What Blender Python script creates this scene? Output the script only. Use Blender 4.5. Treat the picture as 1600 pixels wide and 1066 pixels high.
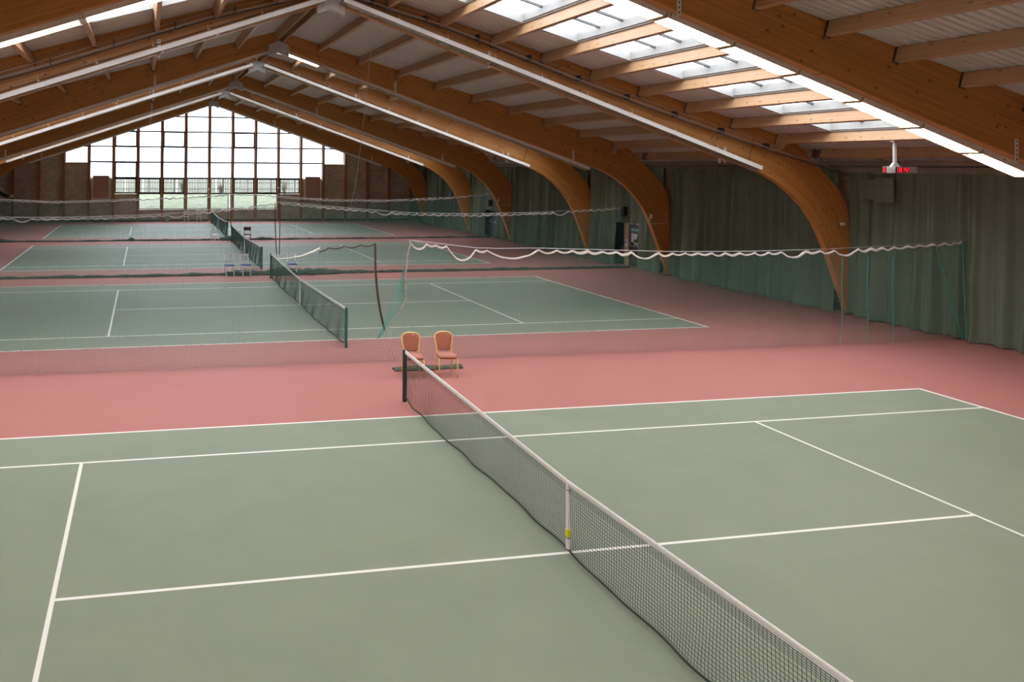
import bpy, math, random
from mathutils import Vector, Matrix, noise
random.seed(7)
PI = math.pi
for o in list(bpy.data.objects):
    bpy.data.objects.remove(o, do_unlink=True)
SC = bpy.context.scene
COL = SC.collection

# ------------------------------------------------------------------ camera
cam_d = bpy.data.cameras.new('camera'); cam = bpy.data.objects.new('camera', cam_d); COL.objects.link(cam)
PAN, TILT, ROLL, F_PX = -0.18610887, 0.01765725, 0.00816960, 1211.99276
fw = Vector((-math.sin(PAN)*math.cos(TILT), math.cos(PAN)*math.cos(TILT), math.sin(TILT)))
rt = Vector((math.cos(PAN), math.sin(PAN), 0)); up = rt.cross(fw)
r2 = rt*math.cos(ROLL) + up*math.sin(ROLL); u2 = r2.cross(fw)
M = Matrix((r2, u2, -fw)).transposed().to_4x4(); M.translation = Vector((-5.39253, -9.21601, 4.96695))
cam.matrix_world = M
cam_d.sensor_width = 36; cam_d.lens = F_PX/1600*36
cam_d.shift_x = 344.3907/1600; cam_d.shift_y = -298.5708/1600
cam_d.clip_end = 500; cam_d.clip_start = 0.05
SC.camera = cam

# ------------------------------------------------------------------ world, view
w = bpy.data.worlds.new('sky'); SC.world = w; w.use_nodes = True
nt = w.node_tree; nt.nodes.clear()
wo = nt.nodes.new('ShaderNodeOutputWorld'); bg = nt.nodes.new('ShaderNodeBackground')
tc = nt.nodes.new('ShaderNodeTexCoord'); sp = nt.nodes.new('ShaderNodeSeparateXYZ'); rp = nt.nodes.new('ShaderNodeValToRGB')
nt.links.new(tc.outputs['Generated'], sp.inputs[0]); nt.links.new(sp.outputs['Z'], rp.inputs[0])
rp.color_ramp.elements[0].position = 0.0; rp.color_ramp.elements[0].color = (0.74, 0.87, 1.0, 1)
rp.color_ramp.elements[1].position = 0.6; rp.color_ramp.elements[1].color = (0.97, 0.98, 1.0, 1)
nt.links.new(rp.outputs[0], bg.inputs[0]); bg.inputs[1].default_value = 4.6
nt.links.new(bg.outputs[0], wo.inputs[0])
LAMP = 34.0
SC.view_settings.view_transform = 'Standard'; SC.view_settings.look = 'None'
SC.view_settings.exposure = 0.68; SC.view_settings.gamma = 1.0; SC.view_settings.use_curve_mapping = False
SC.cycles.max_bounces = 10; SC.cycles.diffuse_bounces = 5; SC.cycles.transparent_max_bounces = 16
SC.cycles.sample_clamp_indirect = 6.0

# ------------------------------------------------------------------ materials
def nmat(name):
    m = bpy.data.materials.new(name); m.use_nodes = True
    nt = m.node_tree; b = nt.nodes['Principled BSDF']
    return m, nt, b
def plain(name, c, rough=0.6, metal=0.0, spec=0.5, noise_amt=0.0, nscale=8.0, emit=None, es=1.0):
    m, nt, b = nmat(name)
    b.inputs['Roughness'].default_value = rough; b.inputs['Metallic'].default_value = metal
    b.inputs['Specular IOR Level'].default_value = spec
    b.inputs['Base Color'].default_value = (*c, 1)
    if noise_amt:
        tc = nt.nodes.new('ShaderNodeTexCoord'); n = nt.nodes.new('ShaderNodeTexNoise'); n.inputs['Scale'].default_value = nscale
        n.inputs['Detail'].default_value = 6
        r = nt.nodes.new('ShaderNodeValToRGB')
        r.color_ramp.elements[0].position = 0.3; r.color_ramp.elements[1].position = 0.7
        r.color_ramp.elements[0].color = (*[v*(1-noise_amt) for v in c], 1); r.color_ramp.elements[1].color = (*[min(1, v*(1+noise_amt)) for v in c], 1)
        nt.links.new(tc.outputs['Object'], n.inputs['Vector']); nt.links.new(n.outputs[0], r.inputs[0]); nt.links.new(r.outputs[0], b.inputs['Base Color'])
    if emit:
        b.inputs['Emission Color'].default_value = (*emit, 1); b.inputs['Emission Strength'].default_value = es
    return m
def wood(name, c, lam=0.045, uv=True, rough=0.42, knots=0.85, mapping=None):
    """laminated timber: x of the vector runs along the grain, y across the laminations"""
    m, nt, b = nmat(name); N = nt.nodes.new; L = nt.links.new
    tc = N('ShaderNodeTexCoord'); src = tc.outputs['UV'] if uv else tc.outputs['Object']
    mp = N('ShaderNodeMapping'); L(src, mp.inputs[0])
    if mapping: mp.inputs['Rotation'].default_value = mapping
    s = N('ShaderNodeSeparateXYZ'); L(mp.outputs[0], s.inputs[0])
    g = N('ShaderNodeMapping'); g.inputs['Scale'].default_value = (0.6, 22, 22); L(mp.outputs[0], g.inputs[0])
    gn = N('ShaderNodeTexNoise'); gn.inputs['Scale'].default_value = 1.0; gn.inputs['Detail'].default_value = 5; L(g.outputs[0], gn.inputs['Vector'])
    # tone per lamination
    d = N('ShaderNodeMath'); d.operation = 'DIVIDE'; L(s.outputs['Y'], d.inputs[0]); d.inputs[1].default_value = lam
    fl = N('ShaderNodeMath'); fl.operation = 'FLOOR'; L(d.outputs[0], fl.inputs[0])
    fx = N('ShaderNodeMath'); fx.operation = 'MULTIPLY'; L(s.outputs['X'], fx.inputs[0]); fx.inputs[1].default_value = 0.33
    ad = N('ShaderNodeMath'); ad.operation = 'MULTIPLY_ADD'; L(fl.outputs[0], ad.inputs[0]); ad.inputs[1].default_value = 0.37; L(fx.outputs[0], ad.inputs[2])
    fl2 = N('ShaderNodeMath'); fl2.operation = 'FLOOR'; L(ad.outputs[0], fl2.inputs[0])
    cb = N('ShaderNodeCombineXYZ'); L(fl.outputs[0], cb.inputs[0]); L(fl2.outputs[0], cb.inputs[1])
    wn = N('ShaderNodeTexWhiteNoise'); L(cb.outputs[0], wn.inputs['Vector'])
    fr = N('ShaderNodeMath'); fr.operation = 'FRACT'; L(d.outputs[0], fr.inputs[0])
    ln = N('ShaderNodeMath'); ln.operation = 'LESS_THAN'; L(fr.outputs[0], ln.inputs[0]); ln.inputs[1].default_value = 0.06
    r = N('ShaderNodeValToRGB'); e = r.color_ramp.elements
    e[0].position = 0.25; e[0].color = (c[0]*.80, c[1]*.74, c[2]*.66, 1); e[1].position = 0.75; e[1].color = (c[0]*1.12, c[1]*1.15, c[2]*1.2, 1)
    mxv = N('ShaderNodeMath'); mxv.operation = 'MULTIPLY_ADD'; L(wn.outputs['Value'], mxv.inputs[0]); mxv.inputs[1].default_value = 0.35
    sb = N('ShaderNodeMath'); sb.operation = 'MULTIPLY'; L(gn.outputs[0], sb.inputs[0]); sb.inputs[1].default_value = 0.75
    L(sb.outputs[0], mxv.inputs[2]); L(mxv.outputs[0], r.inputs[0])
    # knots
    km = N('ShaderNodeMapping'); km.inputs['Scale'].default_value = (3.2, 5.0, 5.0); L(mp.outputs[0], km.inputs[0])
    vo = N('ShaderNodeTexVoronoi'); vo.inputs['Scale'].default_value = 1.0; L(km.outputs[0], vo.inputs['Vector'])
    kl = N('ShaderNodeValToRGB'); ke = kl.color_ramp.elements
    ke[0].position = 0.09; ke[0].color = (knots,)*3 + (1,); ke[1].position = 0.19; ke[1].color = (0, 0, 0, 1); L(vo.outputs['Distance'], kl.inputs[0])
    vs_ = N('ShaderNodeSeparateColor'); L(vo.outputs['Color'], vs_.inputs[0]); vg = N('ShaderNodeMath'); vg.operation = 'GREATER_THAN'; vg.inputs[1].default_value = 0.15; L(vs_.outputs[0], vg.inputs[0])
    vk = N('ShaderNodeMath'); vk.operation = 'MULTIPLY'; L(kl.outputs[0], vk.inputs[0]); L(vg.outputs[0], vk.inputs[1])
    mx = N('ShaderNodeMix'); mx.data_type = 'RGBA'; L(vk.outputs[0], mx.inputs[0]); L(r.outputs[0], mx.inputs[6]); mx.inputs[7].default_value = (c[0]*.3, c[1]*.22, c[2]*.15, 1)
    lf = N('ShaderNodeMath'); lf.operation = 'MULTIPLY'; L(ln.outputs[0], lf.inputs[0]); lf.inputs[1].default_value = 0.22
    m2 = N('ShaderNodeMix'); m2.data_type = 'RGBA'; L(lf.outputs[0], m2.inputs[0]); L(mx.outputs[2], m2.inputs[6]); m2.inputs[7].default_value = (c[0]*.35, c[1]*.3, c[2]*.25, 1)
    L(m2.outputs[2], b.inputs['Base Color']); b.inputs['Roughness'].default_value = rough
    b.inputs['Specular IOR Level'].default_value = 0.4
    return m
def court_mat(name, c, amt):
    m, nt, b = nmat(name); N = nt.nodes.new; L = nt.links.new
    tc = N('ShaderNodeTexCoord')
    n1 = N('ShaderNodeTexNoise'); n1.inputs['Scale'].default_value = 0.7; n1.inputs['Detail'].default_value = 8; n1.inputs['Distortion'].default_value = 1.2
    n2 = N('ShaderNodeTexNoise'); n2.inputs['Scale'].default_value = 60; n2.inputs['Detail'].default_value = 3
    L(tc.outputs['Object'], n1.inputs['Vector']); L(tc.outputs['Object'], n2.inputs['Vector'])
    a = N('ShaderNodeMath'); a.operation = 'MULTIPLY_ADD'; L(n2.outputs[0], a.inputs[0]); a.inputs[1].default_value = 0.4
    k = N('ShaderNodeMath'); k.operation = 'MULTIPLY'; L(n1.outputs[0], k.inputs[0]); k.inputs[1].default_value = 0.6; L(k.outputs[0], a.inputs[2])
    r = N('ShaderNodeValToRGB'); e = r.color_ramp.elements
    e[0].position = 0.3; e[1].position = 0.7
    e[0].color = (*[v*(1-amt) for v in c], 1); e[1].color = (*[v*(1+amt) for v in c], 1)
    L(a.outputs[0], r.inputs[0]); L(r.outputs[0], b.inputs['Base Color'])
    b.inputs['Roughness'].default_value = 0.58; b.inputs['Specular IOR Level'].default_value = 0.22
    bp = N('ShaderNodeBump'); bp.inputs['Strength'].default_value = 0.08; L(n2.outputs[0], bp.inputs['Height']); L(bp.outputs[0], b.inputs['Normal'])
    return m
def brick_mat(name, c1, c2, mortar, bw, bh):
    m, nt, b = nmat(name); N = nt.nodes.new; L = nt.links.new
    tc = N('ShaderNodeTexCoord'); s = N('ShaderNodeSeparateXYZ'); L(tc.outputs['Object'], s.inputs[0])
    su = N('ShaderNodeMath'); su.operation = 'ADD'; L(s.outputs['X'], su.inputs[0]); L(s.outputs['Y'], su.inputs[1])
    cb = N('ShaderNodeCombineXYZ'); L(su.outputs[0], cb.inputs[0]); L(s.outputs['Z'], cb.inputs[1])
    br = N('ShaderNodeTexBrick'); L(cb.outputs[0], br.inputs['Vector']); br.inputs['Scale'].default_value = 1
    br.inputs['Brick Width'].default_value = bw; br.inputs['Row Height'].default_value = bh; br.inputs['Mortar Size'].default_value = 0.012
    br.inputs['Color1'].default_value = (*c1, 1); br.inputs['Color2'].default_value = (*c2, 1); br.inputs['Mortar'].default_value = (*mortar, 1)
    n = N('ShaderNodeTexNoise'); n.inputs['Scale'].default_value = 0.8; n.inputs['Detail'].default_value = 5; L(cb.outputs[0], n.inputs['Vector'])
    mx = N('ShaderNodeMix'); mx.data_type = 'RGBA'; mx.blend_type = 'MULTIPLY'; mx.inputs[0].default_value = 0.6
    r = N('ShaderNodeValToRGB'); r.color_ramp.elements[0].position = .3; r.color_ramp.elements[0].color = (.55, .5, .45, 1); r.color_ramp.elements[1].position = .65
    L(n.outputs[0], r.inputs[0]); L(br.outputs['Color'], mx.inputs[6]); L(r.outputs[0], mx.inputs[7]); L(mx.outputs[2], b.inputs['Base Color'])
    b.inputs['Roughness'].default_value = 0.9
    return m
def glass_mat(name, tint, gloss=0.05, hazy=0.0):
    m = bpy.data.materials.new(name); m.use_nodes = True; nt = m.node_tree; nt.nodes.clear(); N = nt.nodes.new; L = nt.links.new
    o = N('ShaderNodeOutputMaterial'); t = N('ShaderNodeBsdfTransparent'); t.inputs[0].default_value = (*tint, 1)
    g = N('ShaderNodeBsdfGlossy'); g.inputs['Roughness'].default_value = 0.05
    mx = N('ShaderNodeMixShader'); mx.inputs[0].default_value = gloss; L(t.outputs[0], mx.inputs[1]); L(g.outputs[0], mx.inputs[2])
    if hazy:
        tr = N('ShaderNodeBsdfTranslucent'); tr.inputs[0].default_value = (.9, .92, .93, 1)
        m2 = N('ShaderNodeMixShader'); m2.inputs[0].default_value = hazy; L(mx.outputs[0], m2.inputs[1]); L(tr.outputs[0], m2.inputs[2]); L(m2.outputs[0], o.inputs[0])
    else: L(mx.outputs[0], o.inputs[0])
    return m

GLULAM = wood('glulam_timber', (0.50, 0.215, 0.055))
PURLIN = wood('purlin_timber', (0.46, 0.275, 0.15), lam=0.045, uv=False, mapping=(0, 0, PI/2), knots=0.6)
STUD = wood('stud_timber', (0.36, 0.145, 0.06), lam=0.05, uv=False, mapping=(0, PI/2, 0), knots=0.3)
DECK = plain('white_steel_deck', (0.60, 0.58, 0.555), 0.55)
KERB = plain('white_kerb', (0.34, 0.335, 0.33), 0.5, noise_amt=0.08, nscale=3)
RED = court_mat('red_court_surface', (0.345, 0.137, 0.127), 0.03)
GREEN = court_mat('green_court_surface', (0.190, 0.219, 0.172), 0.06)
LINE = plain('line_paint', (0.74, 0.73, 0.72), 0.55)
BLOCK = brick_mat('blockwork', (0.62, 0.51, 0.40), (0.49, 0.40, 0.31), (0.40, 0.34, 0.28), 0.44, 0.225)
STEEL = plain('galvanised_steel', (0.45, 0.45, 0.46), 0.45, 0.7)
PLATE = plain('grey_plate', (0.55, 0.53, 0.52), 0.6, noise_amt=.08)
DARKM = plain('dark_steel', (0.10, 0.09, 0.085), 0.5, 0.3)
WHITEM = plain('white_enamel', (0.80, 0.77, 0.74), 0.4)
MIRROR = plain('reflector', (0.80, 0.80, 0.80), 0.18, 0.95)
MIRROR2 = plain('dim_reflector', (0.62, 0.61, 0.60), 0.16, 0.95)
LOUV = plain('louvre_wire', (0.55, 0.45, 0.30), 0.35, 0.6)
TUBE_ON = plain('tube_lit', (0.9, 0.9, 0.9), 0.4, emit=(1.0, 0.93, 0.82), es=LAMP)
TUBE_OFF = plain('tube_unlit', (0.75, 0.75, 0.75), 0.3)
CURT = plain('green_curtain_cloth', (0.150, 0.185, 0.132), 0.9, spec=0.15, noise_amt=0.08, nscale=1.2)
FRAMEW = plain('dark_window_frame', (0.055, 0.035, 0.045), 0.5)
GLASS = glass_mat('window_glass', (0.95, 0.97, 1.0), 0.06)
SKYGL = glass_mat('rooflight_glazing', (0.92, 0.95, 0.96), 0.04)
NETG = plain('green_twine', (0.055, 0.20, 0.165), 0.8)
NETD = plain('dark_twine', (0.028, 0.035, 0.03), 0.8)
TAPEW = plain('white_tape', (0.78, 0.74, 0.73), 0.7, noise_amt=.06, nscale=20)
TAPEK = plain('brown_tape', (0.075, 0.055, 0.045), 0.8, noise_amt=.3, nscale=14)
POSTG = plain('green_post', (0.016, 0.045, 0.035), 0.35)
POSTG2 = plain('teal_post', (0.01, 0.10, 0.085), 0.4)
SKIRT = plain('green_sheet', (0.035, 0.052, 0.038), 0.85, noise_amt=.35, nscale=6)
SKIRTL = plain('olive_sheet', (0.07, 0.075, 0.05), 0.85, noise_amt=.3, nscale=5)
GRASS = plain('rough_grass', (0.105, 0.125, 0.078), 0.9, noise_amt=.35, nscale=1.6)
FENCEW = plain('weathered_paling', (0.125, 0.12, 0.115), 0.9, noise_amt=.2)
TWIG = plain('bare_twig', (0.07, 0.055, 0.045), 0.9)
GOLD = plain('gold_frame', (0.80, 0.52, 0.22), 0.4, 0.15)
TERRA = plain('terracotta_fabric', (0.36, 0.135, 0.09), 0.85, spec=.2, noise_amt=.14, nscale=45)
TERRA2 = plain('terracotta_seat', (0.36, 0.155, 0.115), 0.85, spec=.2, noise_amt=.14, nscale=45)
WHITEP = plain('white_chair_paint', (0.72, 0.70, 0.71), 0.45)
BLUE = plain('blue_pad', (0.05, 0.06, 0.28), 0.8)
MAROON = plain('maroon_vinyl', (0.16, 0.028, 0.035), 0.6)
BLACKM = plain('black_case', (0.012, 0.015, 0.015), 0.6)
GREYB = plain('grey_plastic', (0.38, 0.36, 0.33), 0.6)
BROWNP = plain('brown_board', (0.42, 0.22, 0.165), 0.8, noise_amt=.05)
CONC = plain('plinth_paint', (0.20, 0.07, 0.065), 0.75, noise_amt=.1)
DOORM = wood('dark_door', (0.05, 0.016, 0.010), uv=False, mapping=(0, PI/2, 0), knots=.1)
JAMB = plain('pale_jamb', (0.42, 0.30, 0.19), 0.7)
REDP = plain('extinguisher_red', (0.35, 0.015, 0.012), 0.35)
YEL = plain('yellow_tag', (0.75, 0.70, 0.03), 0.6)
BLUET = plain('blue_tag', (0.08, 0.20, 0.55), 0.6)
TEAL = plain('teal_sign', (0.06, 0.25, 0.22), 0.6)
PAPER = plain('paper', (0.62, 0.58, 0.62), 0.8)
LED = plain('led_segment', (0.6, 0.02, 0.03), 0.5, emit=(1.0, 0.02, 0.03), es=0.9)
DIRT = plain('foot_dark', (0.03, 0.028, 0.028), 0.8)

# ------------------------------------------------------------------ mesh helpers
class MB:
    def __init__(s): s.v = []; s.f = []; s.m = []; s.uv = []; s.mats = []; s.has_uv = False
    def mi(s, mat):
        if mat not in s.mats: s.mats.append(mat)
        return s.mats.index(mat)
    def add(s, verts, faces, mat, uvs=None):
        b = len(s.v); s.v += [tuple(v) for v in verts]; k = s.mi(mat)
        for i, f in enumerate(faces):
            s.f.append(tuple(b+j for j in f)); s.m.append(k)
            s.uv.append(uvs[i] if uvs else None)
        if uvs: s.has_uv = True
    def box(s, c, size, mat, rot=None):
        hx, hy, hz = [q/2 for q in size]
        vs = [Vector((x, y, z)) for x in (-hx, hx) for y in (-hy, hy) for z in (-hz, hz)]
        if rot is not None: vs = [rot @ v for v in vs]
        c = Vector(c); vs = [v+c for v in vs]
        s.add(vs, [(0, 1, 3, 2), (4, 6, 7, 5), (0, 4, 5, 1), (2, 3, 7, 6), (0, 2, 6, 4), (1, 5, 7, 3)], mat)
    def bx(s, x0, x1, y0, y1, z0, z1, mat):
        s.box(((x0+x1)/2, (y0+y1)/2, (z0+z1)/2), (x1-x0, y1-y0, z1-z0), mat)
    def bar(s, a, b, wd, ht, mat, upv=(0, 0, 1)):
        a = Vector(a); b = Vector(b); d = b-a; L = d.length; d.normalize(); u = Vector(upv)
        sd = d.cross(u)
        if sd.length < 1e-4: sd = d.cross(Vector((0, 1, 0)))
        sd.normalize(); u = sd.cross(d)
        R = Matrix((d, sd, u)).transposed()
        s.box((a+b)/2, (L, wd, ht), mat, R)
    def tube(s, pts, r, mat, n=8, closed=False, flat=1.0, cap=True):
        pts = [Vector(p) for p in pts]; N = len(pts); rs = r if isinstance(r, (list, tuple)) else [r]*N
        vs = []; prev = None
        for i, p in enumerate(pts):
            a = pts[i-1] if (i > 0 or closed) else pts[i]; b = pts[(i+1) % N] if (i < N-1 or closed) else pts[i]
            d = (b-a).normalized()
            if prev is None:
                q = d.cross(Vector((0, 0, 1)))
                if q.length < 1e-3: q = d.cross(Vector((0, 1, 0)))
                q.normalize()
            else:
                q = prev - d*prev.dot(d)
                q.normalize()
            prev = q; k = q.cross(d)
            for j in range(n):
                t = 2*PI*j/n; vs.append(p + q*math.cos(t)*rs[i] + k*math.sin(t)*rs[i]*flat)
        fs = []
        for i in range(N if closed else N-1):
            for j in range(n):
                a = i*n+j; b = i*n+(j+1) % n; c = ((i+1) % N)*n+(j+1) % n; d = ((i+1) % N)*n+j
                fs.append((a, b, c, d))
        if cap and not closed: fs += [tuple(range(n))[::-1], tuple((N-1)*n+j for j in range(n))]
        s.add(vs, fs, mat)
    def obj(s, name, parent=None, smooth=False):
        me = bpy.data.meshes.new(name); me.from_pydata(s.v, [], s.f)
        for m in s.mats: me.materials.append(m)
        me.polygons.foreach_set('material_index', s.m)
        if smooth: me.polygons.foreach_set('use_smooth', [True]*len(s.f))
        if s.has_uv:
            l = me.uv_layers.new(name='uv').data
            for p, uv in zip(me.polygons, s.uv):
                if uv:
                    for k, li in enumerate(p.loop_indices): l[li].uv = uv[k]
        me.update()
        o = bpy.data.objects.new(name, me); COL.objects.link(o)
        if parent: o.parent = parent
        return o
def tag(o, label=None, cat=None, group=None, kind=None):
    if label: o['label'] = label
    if cat: o['category'] = cat
    if group: o['group'] = group
    if kind: o['kind'] = kind
    return o
def empty(name, loc=(0, 0, 0), rz=0):
    e = bpy.data.objects.new(name, None); e.location = loc; e.rotation_euler = (0, 0, rz); e.empty_display_size = .1; COL.objects.link(e); return e
def dup(o, parent=None):
    c = o.copy(); COL.objects.link(c)
    if parent: c.parent = parent
    for ch in list(o.children): dup(ch, c)
    return c
def smooth_bevel(o, w_, seg=3):
    b = o.modifiers.new('bevel', 'BEVEL'); b.width = w_; b.segments = seg; b.limit_method = 'ANGLE'
    for p in o.data.polygons: p.use_smooth = True
    return o
ORD = ['first', 'second', 'third', 'fourth', 'fifth', 'sixth', 'seventh', 'eighth', 'ninth', 'tenth', 'eleventh']

# ------------------------------------------------------------------ hall geometry
def deck_z(x): return 10.48 - 0.286*abs(x)
SL = math.atan(0.286)
XW = 18.44
YB, YE = -13.0, 57.4
ARCH = [('nearest', 4.55), ('second', 13.25), ('third', 22.46), ('fourth', 28.77), ('fifth', 37.93), ('sixth', 44.51), ('farthest', 53.77)]
TH = 0.22
BACK = [('rear', -4.6), ('rearmost', -10.9)]
COURTS = [0.0, 17.62, 33.14, 48.65]

# floor: one mesh, painted areas are faces of their own
def floor():
    xs = {-XW-.35, XW+.35}; ys = {YB, YE}
    LW = 0.055
    for c in COURTS:
        for y in (-5.485, -4.115, 4.115, 5.485):
            s = 1 if y > 0 else -1
            ys |= {c+y, c+y-s*LW}
        ys |= {c-LW/2, c+LW/2}
    BW = 0.085
    for x in (11.885, 6.40):
        ww = BW if x > 10 else LW
        for s in (-1, 1): xs |= {s*x, s*(x-ww)}
    for s in (-1, 1): xs |= {s*(11.885-.085-.12)}
    xs |= {-9.0, -3, 3, 9.0}
    xs = sorted(xs); ys = sorted(ys)
    mb = MB()
    V = [(x, y, 0) for y in ys for x in xs]; nx = len(xs)
    mb.v = V
    R_, G_, L_ = mb.mi(RED), mb.mi(GREEN), mb.mi(LINE)
    for j in range(len(ys)-1):
        for i in range(nx-1):
            x = (xs[i]+xs[i+1])/2; y = (ys[j]+ys[j+1])/2; k = R_
            for c in COURTS:
                q = y-c; aq = abs(q); ax = abs(x)
                if aq < 5.485 and ax < 11.885:
                    k = G_
                    if ax > 11.885-BW: k = L_
                    if aq > 5.485-LW: k = L_
                    if 4.115-LW < aq < 4.115: k = L_
                    if 6.40-LW < ax < 6.40 and aq < 4.115: k = L_
                    if aq < LW/2 and (ax < 6.4 or 11.885-.205 < ax): k = L_
            mb.f.append((j*nx+i, j*nx+i+1, (j+1)*nx+i+1, (j+1)*nx+i)); mb.m.append(k); mb.uv.append(None)
    o = mb.obj('floor'); tag(o, kind='structure')
floor()

# purlin lines: x of each purlin on a slope
PX = [1.75+1.70*k for k in range(9)]
BAYS = [(BACK[1][1], BACK[0][1], True), (BACK[0][1], ARCH[0][1], False)] + [(ARCH[i][1], ARCH[i+1][1], i in (0, 2, 4)) for i in range(6)] + [(ARCH[6][1], YE, False)]
BAYS.insert(0, (YB, BACK[1][1]-TH, False))
def sky_range(y0, y1):
    c = (y0+TH+y1)/2; h = 2.1 if y1-y0 > 7.5 else 1.6
    return c-h, c+h
# ceiling: corrugated steel deck, ribs run down the slope
def corr(mb, side, x0, x1, y0, y1):
    pitch = 0.20; n = max(1, round((y1-y0)/pitch)); p = (y1-y0)/n
    prof = []
    for i in range(n):
        b = y0+i*p
        prof += [(b, 0.0), (b+p*.42, 0.0), (b+p*.5, 0.035), (b+p*.92, 0.035)]
    prof.append((y1, 0.0))
    vs = []
    for (y, d) in prof:
        for x in (x0, x1): vs.append((side*x, y, deck_z(x)+d))
    fs = [(2*i, 2*i+1, 2*i+3, 2*i+2) if side < 0 else (2*i, 2*i+2, 2*i+3, 2*i+1) for i in range(len(prof)-1)]
    mb.add(vs, fs, DECK)
win_n = [0]
for side, nm in ((-1, 'left'), (1, 'right')):
    mb = MB()
    for (y0, y1, sk) in BAYS:
        a = y0+(TH if y0 > YB else 0)-.02; b = y1+.02
        if not sk: corr(mb, side, 0, XW+.3, a-.1, b+.1)
        else:
            s0, s1 = sky_range(y0, y1)
            corr(mb, side, 0, XW+.3, a-.1, s0); corr(mb, side, 0, XW+.3, s1, b+.1)
            corr(mb, side, PX[-1]+.06, XW+.3, s0, s1)
    # outer weatherproof skin above the arches so no light leaks at the joints
    for (_, y) in ARCH+BACK:
        mb.add([(0, y-.2, deck_z(0)+.05), (side*(XW+.3), y-.2, deck_z(XW+.3)+.05), (side*(XW+.3), y+TH+.2, deck_z(XW+.3)+.05), (0, y+TH+.2, deck_z(0)+.05)], [(0, 1, 2, 3)], DECK)
    tag(mb.obj('ceiling_'+nm), kind='structure')

def skylight(side, xa, xb, y0, y1):
    win_n[0] += 1
    root = empty('window_%d' % win_n[0], (side*(xa+xb)/2, (y0+y1)/2, deck_z((xa+xb)/2))); tag(root, kind='structure')
    mid = (xa+xb)/2; zc = deck_z(mid); H = 0.27
    def P(x, y, h): return (side*(x-mid), y-(y0+y1)/2, deck_z(x)-zc+h)
    mb = MB()
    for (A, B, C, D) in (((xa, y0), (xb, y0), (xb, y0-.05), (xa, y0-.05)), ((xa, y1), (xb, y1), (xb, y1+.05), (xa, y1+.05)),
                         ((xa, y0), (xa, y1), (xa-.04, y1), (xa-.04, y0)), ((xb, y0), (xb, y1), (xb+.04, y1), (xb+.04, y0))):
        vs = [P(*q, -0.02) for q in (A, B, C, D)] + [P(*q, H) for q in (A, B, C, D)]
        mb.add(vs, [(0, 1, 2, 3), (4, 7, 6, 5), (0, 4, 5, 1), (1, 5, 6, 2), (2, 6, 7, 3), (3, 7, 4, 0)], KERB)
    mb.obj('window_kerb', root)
    nb = 4 if y1-y0 > 4 else 3
    g = MB(); g.add([P(xa, y0, H+.01), P(xb, y0, H+.01), P(xb, y1, H+.01), P(xa, y1, H+.01)], [(0, 1, 2, 3)], SKYGL); g.obj('window_pane', root)
    for i in range(1, nb):
        y = y0+(y1-y0)*i/nb; b = MB(); b.bar(P(xa, y, H-.03), P(xb, y, H-.03), .08, .06, DARKM); b.obj('glazing_bar', root)
for (y0, y1, sk) in BAYS:
    if not sk: continue
    s0, s1 = sky_range(y0, y1)
    for side in (-1, 1):
        cells = [(0.30, PX[0]-.06)] + [(PX[k]+.06, PX[k+1]-.06) for k in range(8)]
        if y0 < -5: cells = cells[1::2]  # unseen rear rooflights, thinned out to lower light on the near court
        for (xa, xb) in cells: skylight(side, xa, xb, s0, s1)
        # deck strip hidden over purlins and ridge between rooflights
    mb = MB()
    if y0 < -5:
        for side in (-1, 1):
            for (xa, xb) in [(0.30, PX[0]-.06)] + [(PX[k]+.06, PX[k+1]-.06) for k in range(1, 8, 2)]:
                mb.add([(side*xa, s0, deck_z(xa)+.02), (side*xb, s0, deck_z(xb)+.02), (side*xb, s1, deck_z(xb)+.02), (side*xa, s1, deck_z(xa)+.02)], [(0, 1, 2, 3)], DECK)
    for side in (-1, 1):
        for x in PX: mb.add([(side*(x-.10), s0, deck_z(x-.1)+.02), (side*(x+.10), s0, deck_z(x+.1)+.02), (side*(x+.10), s1, deck_z(x+.1)+.02), (side*(x-.10), s1, deck_z(x-.1)+.02)], [(0, 1, 2, 3)], DECK)
    mb.add([(-.34, s0, deck_z(.34)), (0, s0, deck_z(0)), (.34, s0, deck_z(.34)), (-.34, s1, deck_z(.34)), (0, s1, deck_z(0)), (.34, s1, deck_z(.34))], [(0, 1, 4, 3), (1, 2, 5, 4)], DECK)
    tag(mb.obj('ceiling_ridge'), kind='structure')

# arches ------------------------------------------------------------
LOW = [(0.0, 9.80), (1.5, 9.29), (3.0, 8.78), (5.0, 8.10), (7.5, 7.24), (10.0, 6.38), (12.0, 5.70), (13.6, 5.17), (14.3, 4.95), (14.9, 4.73), (15.45, 4.43), (15.95, 4.07), (16.4, 3.66), (16.8, 3.15), (17.1, 2.6), (17.35, 2.05), (17.6, 1.42), (17.83, .80), (18.02, .30), (18.12, 0.0)]
UPP = [(0.0, None), (1.6, None), (3.2, None), (5.2, None), (7.8, None), (10.4, None), (12.6, None), (14.4, None), (15.3, None), (16.0, None), (16.55, 5.35), (17.0, 4.95), (17.4, 4.60), (17.75, 4.25), (18.0, 3.85), (18.14, 3.4), (18.2, 2.6), (18.22, 1.6), (18.26, .7), (18.34, 0.0)]
UPP = [(x, deck_z(x)-.005 if z is None else z) for x, z in UPP]
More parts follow.
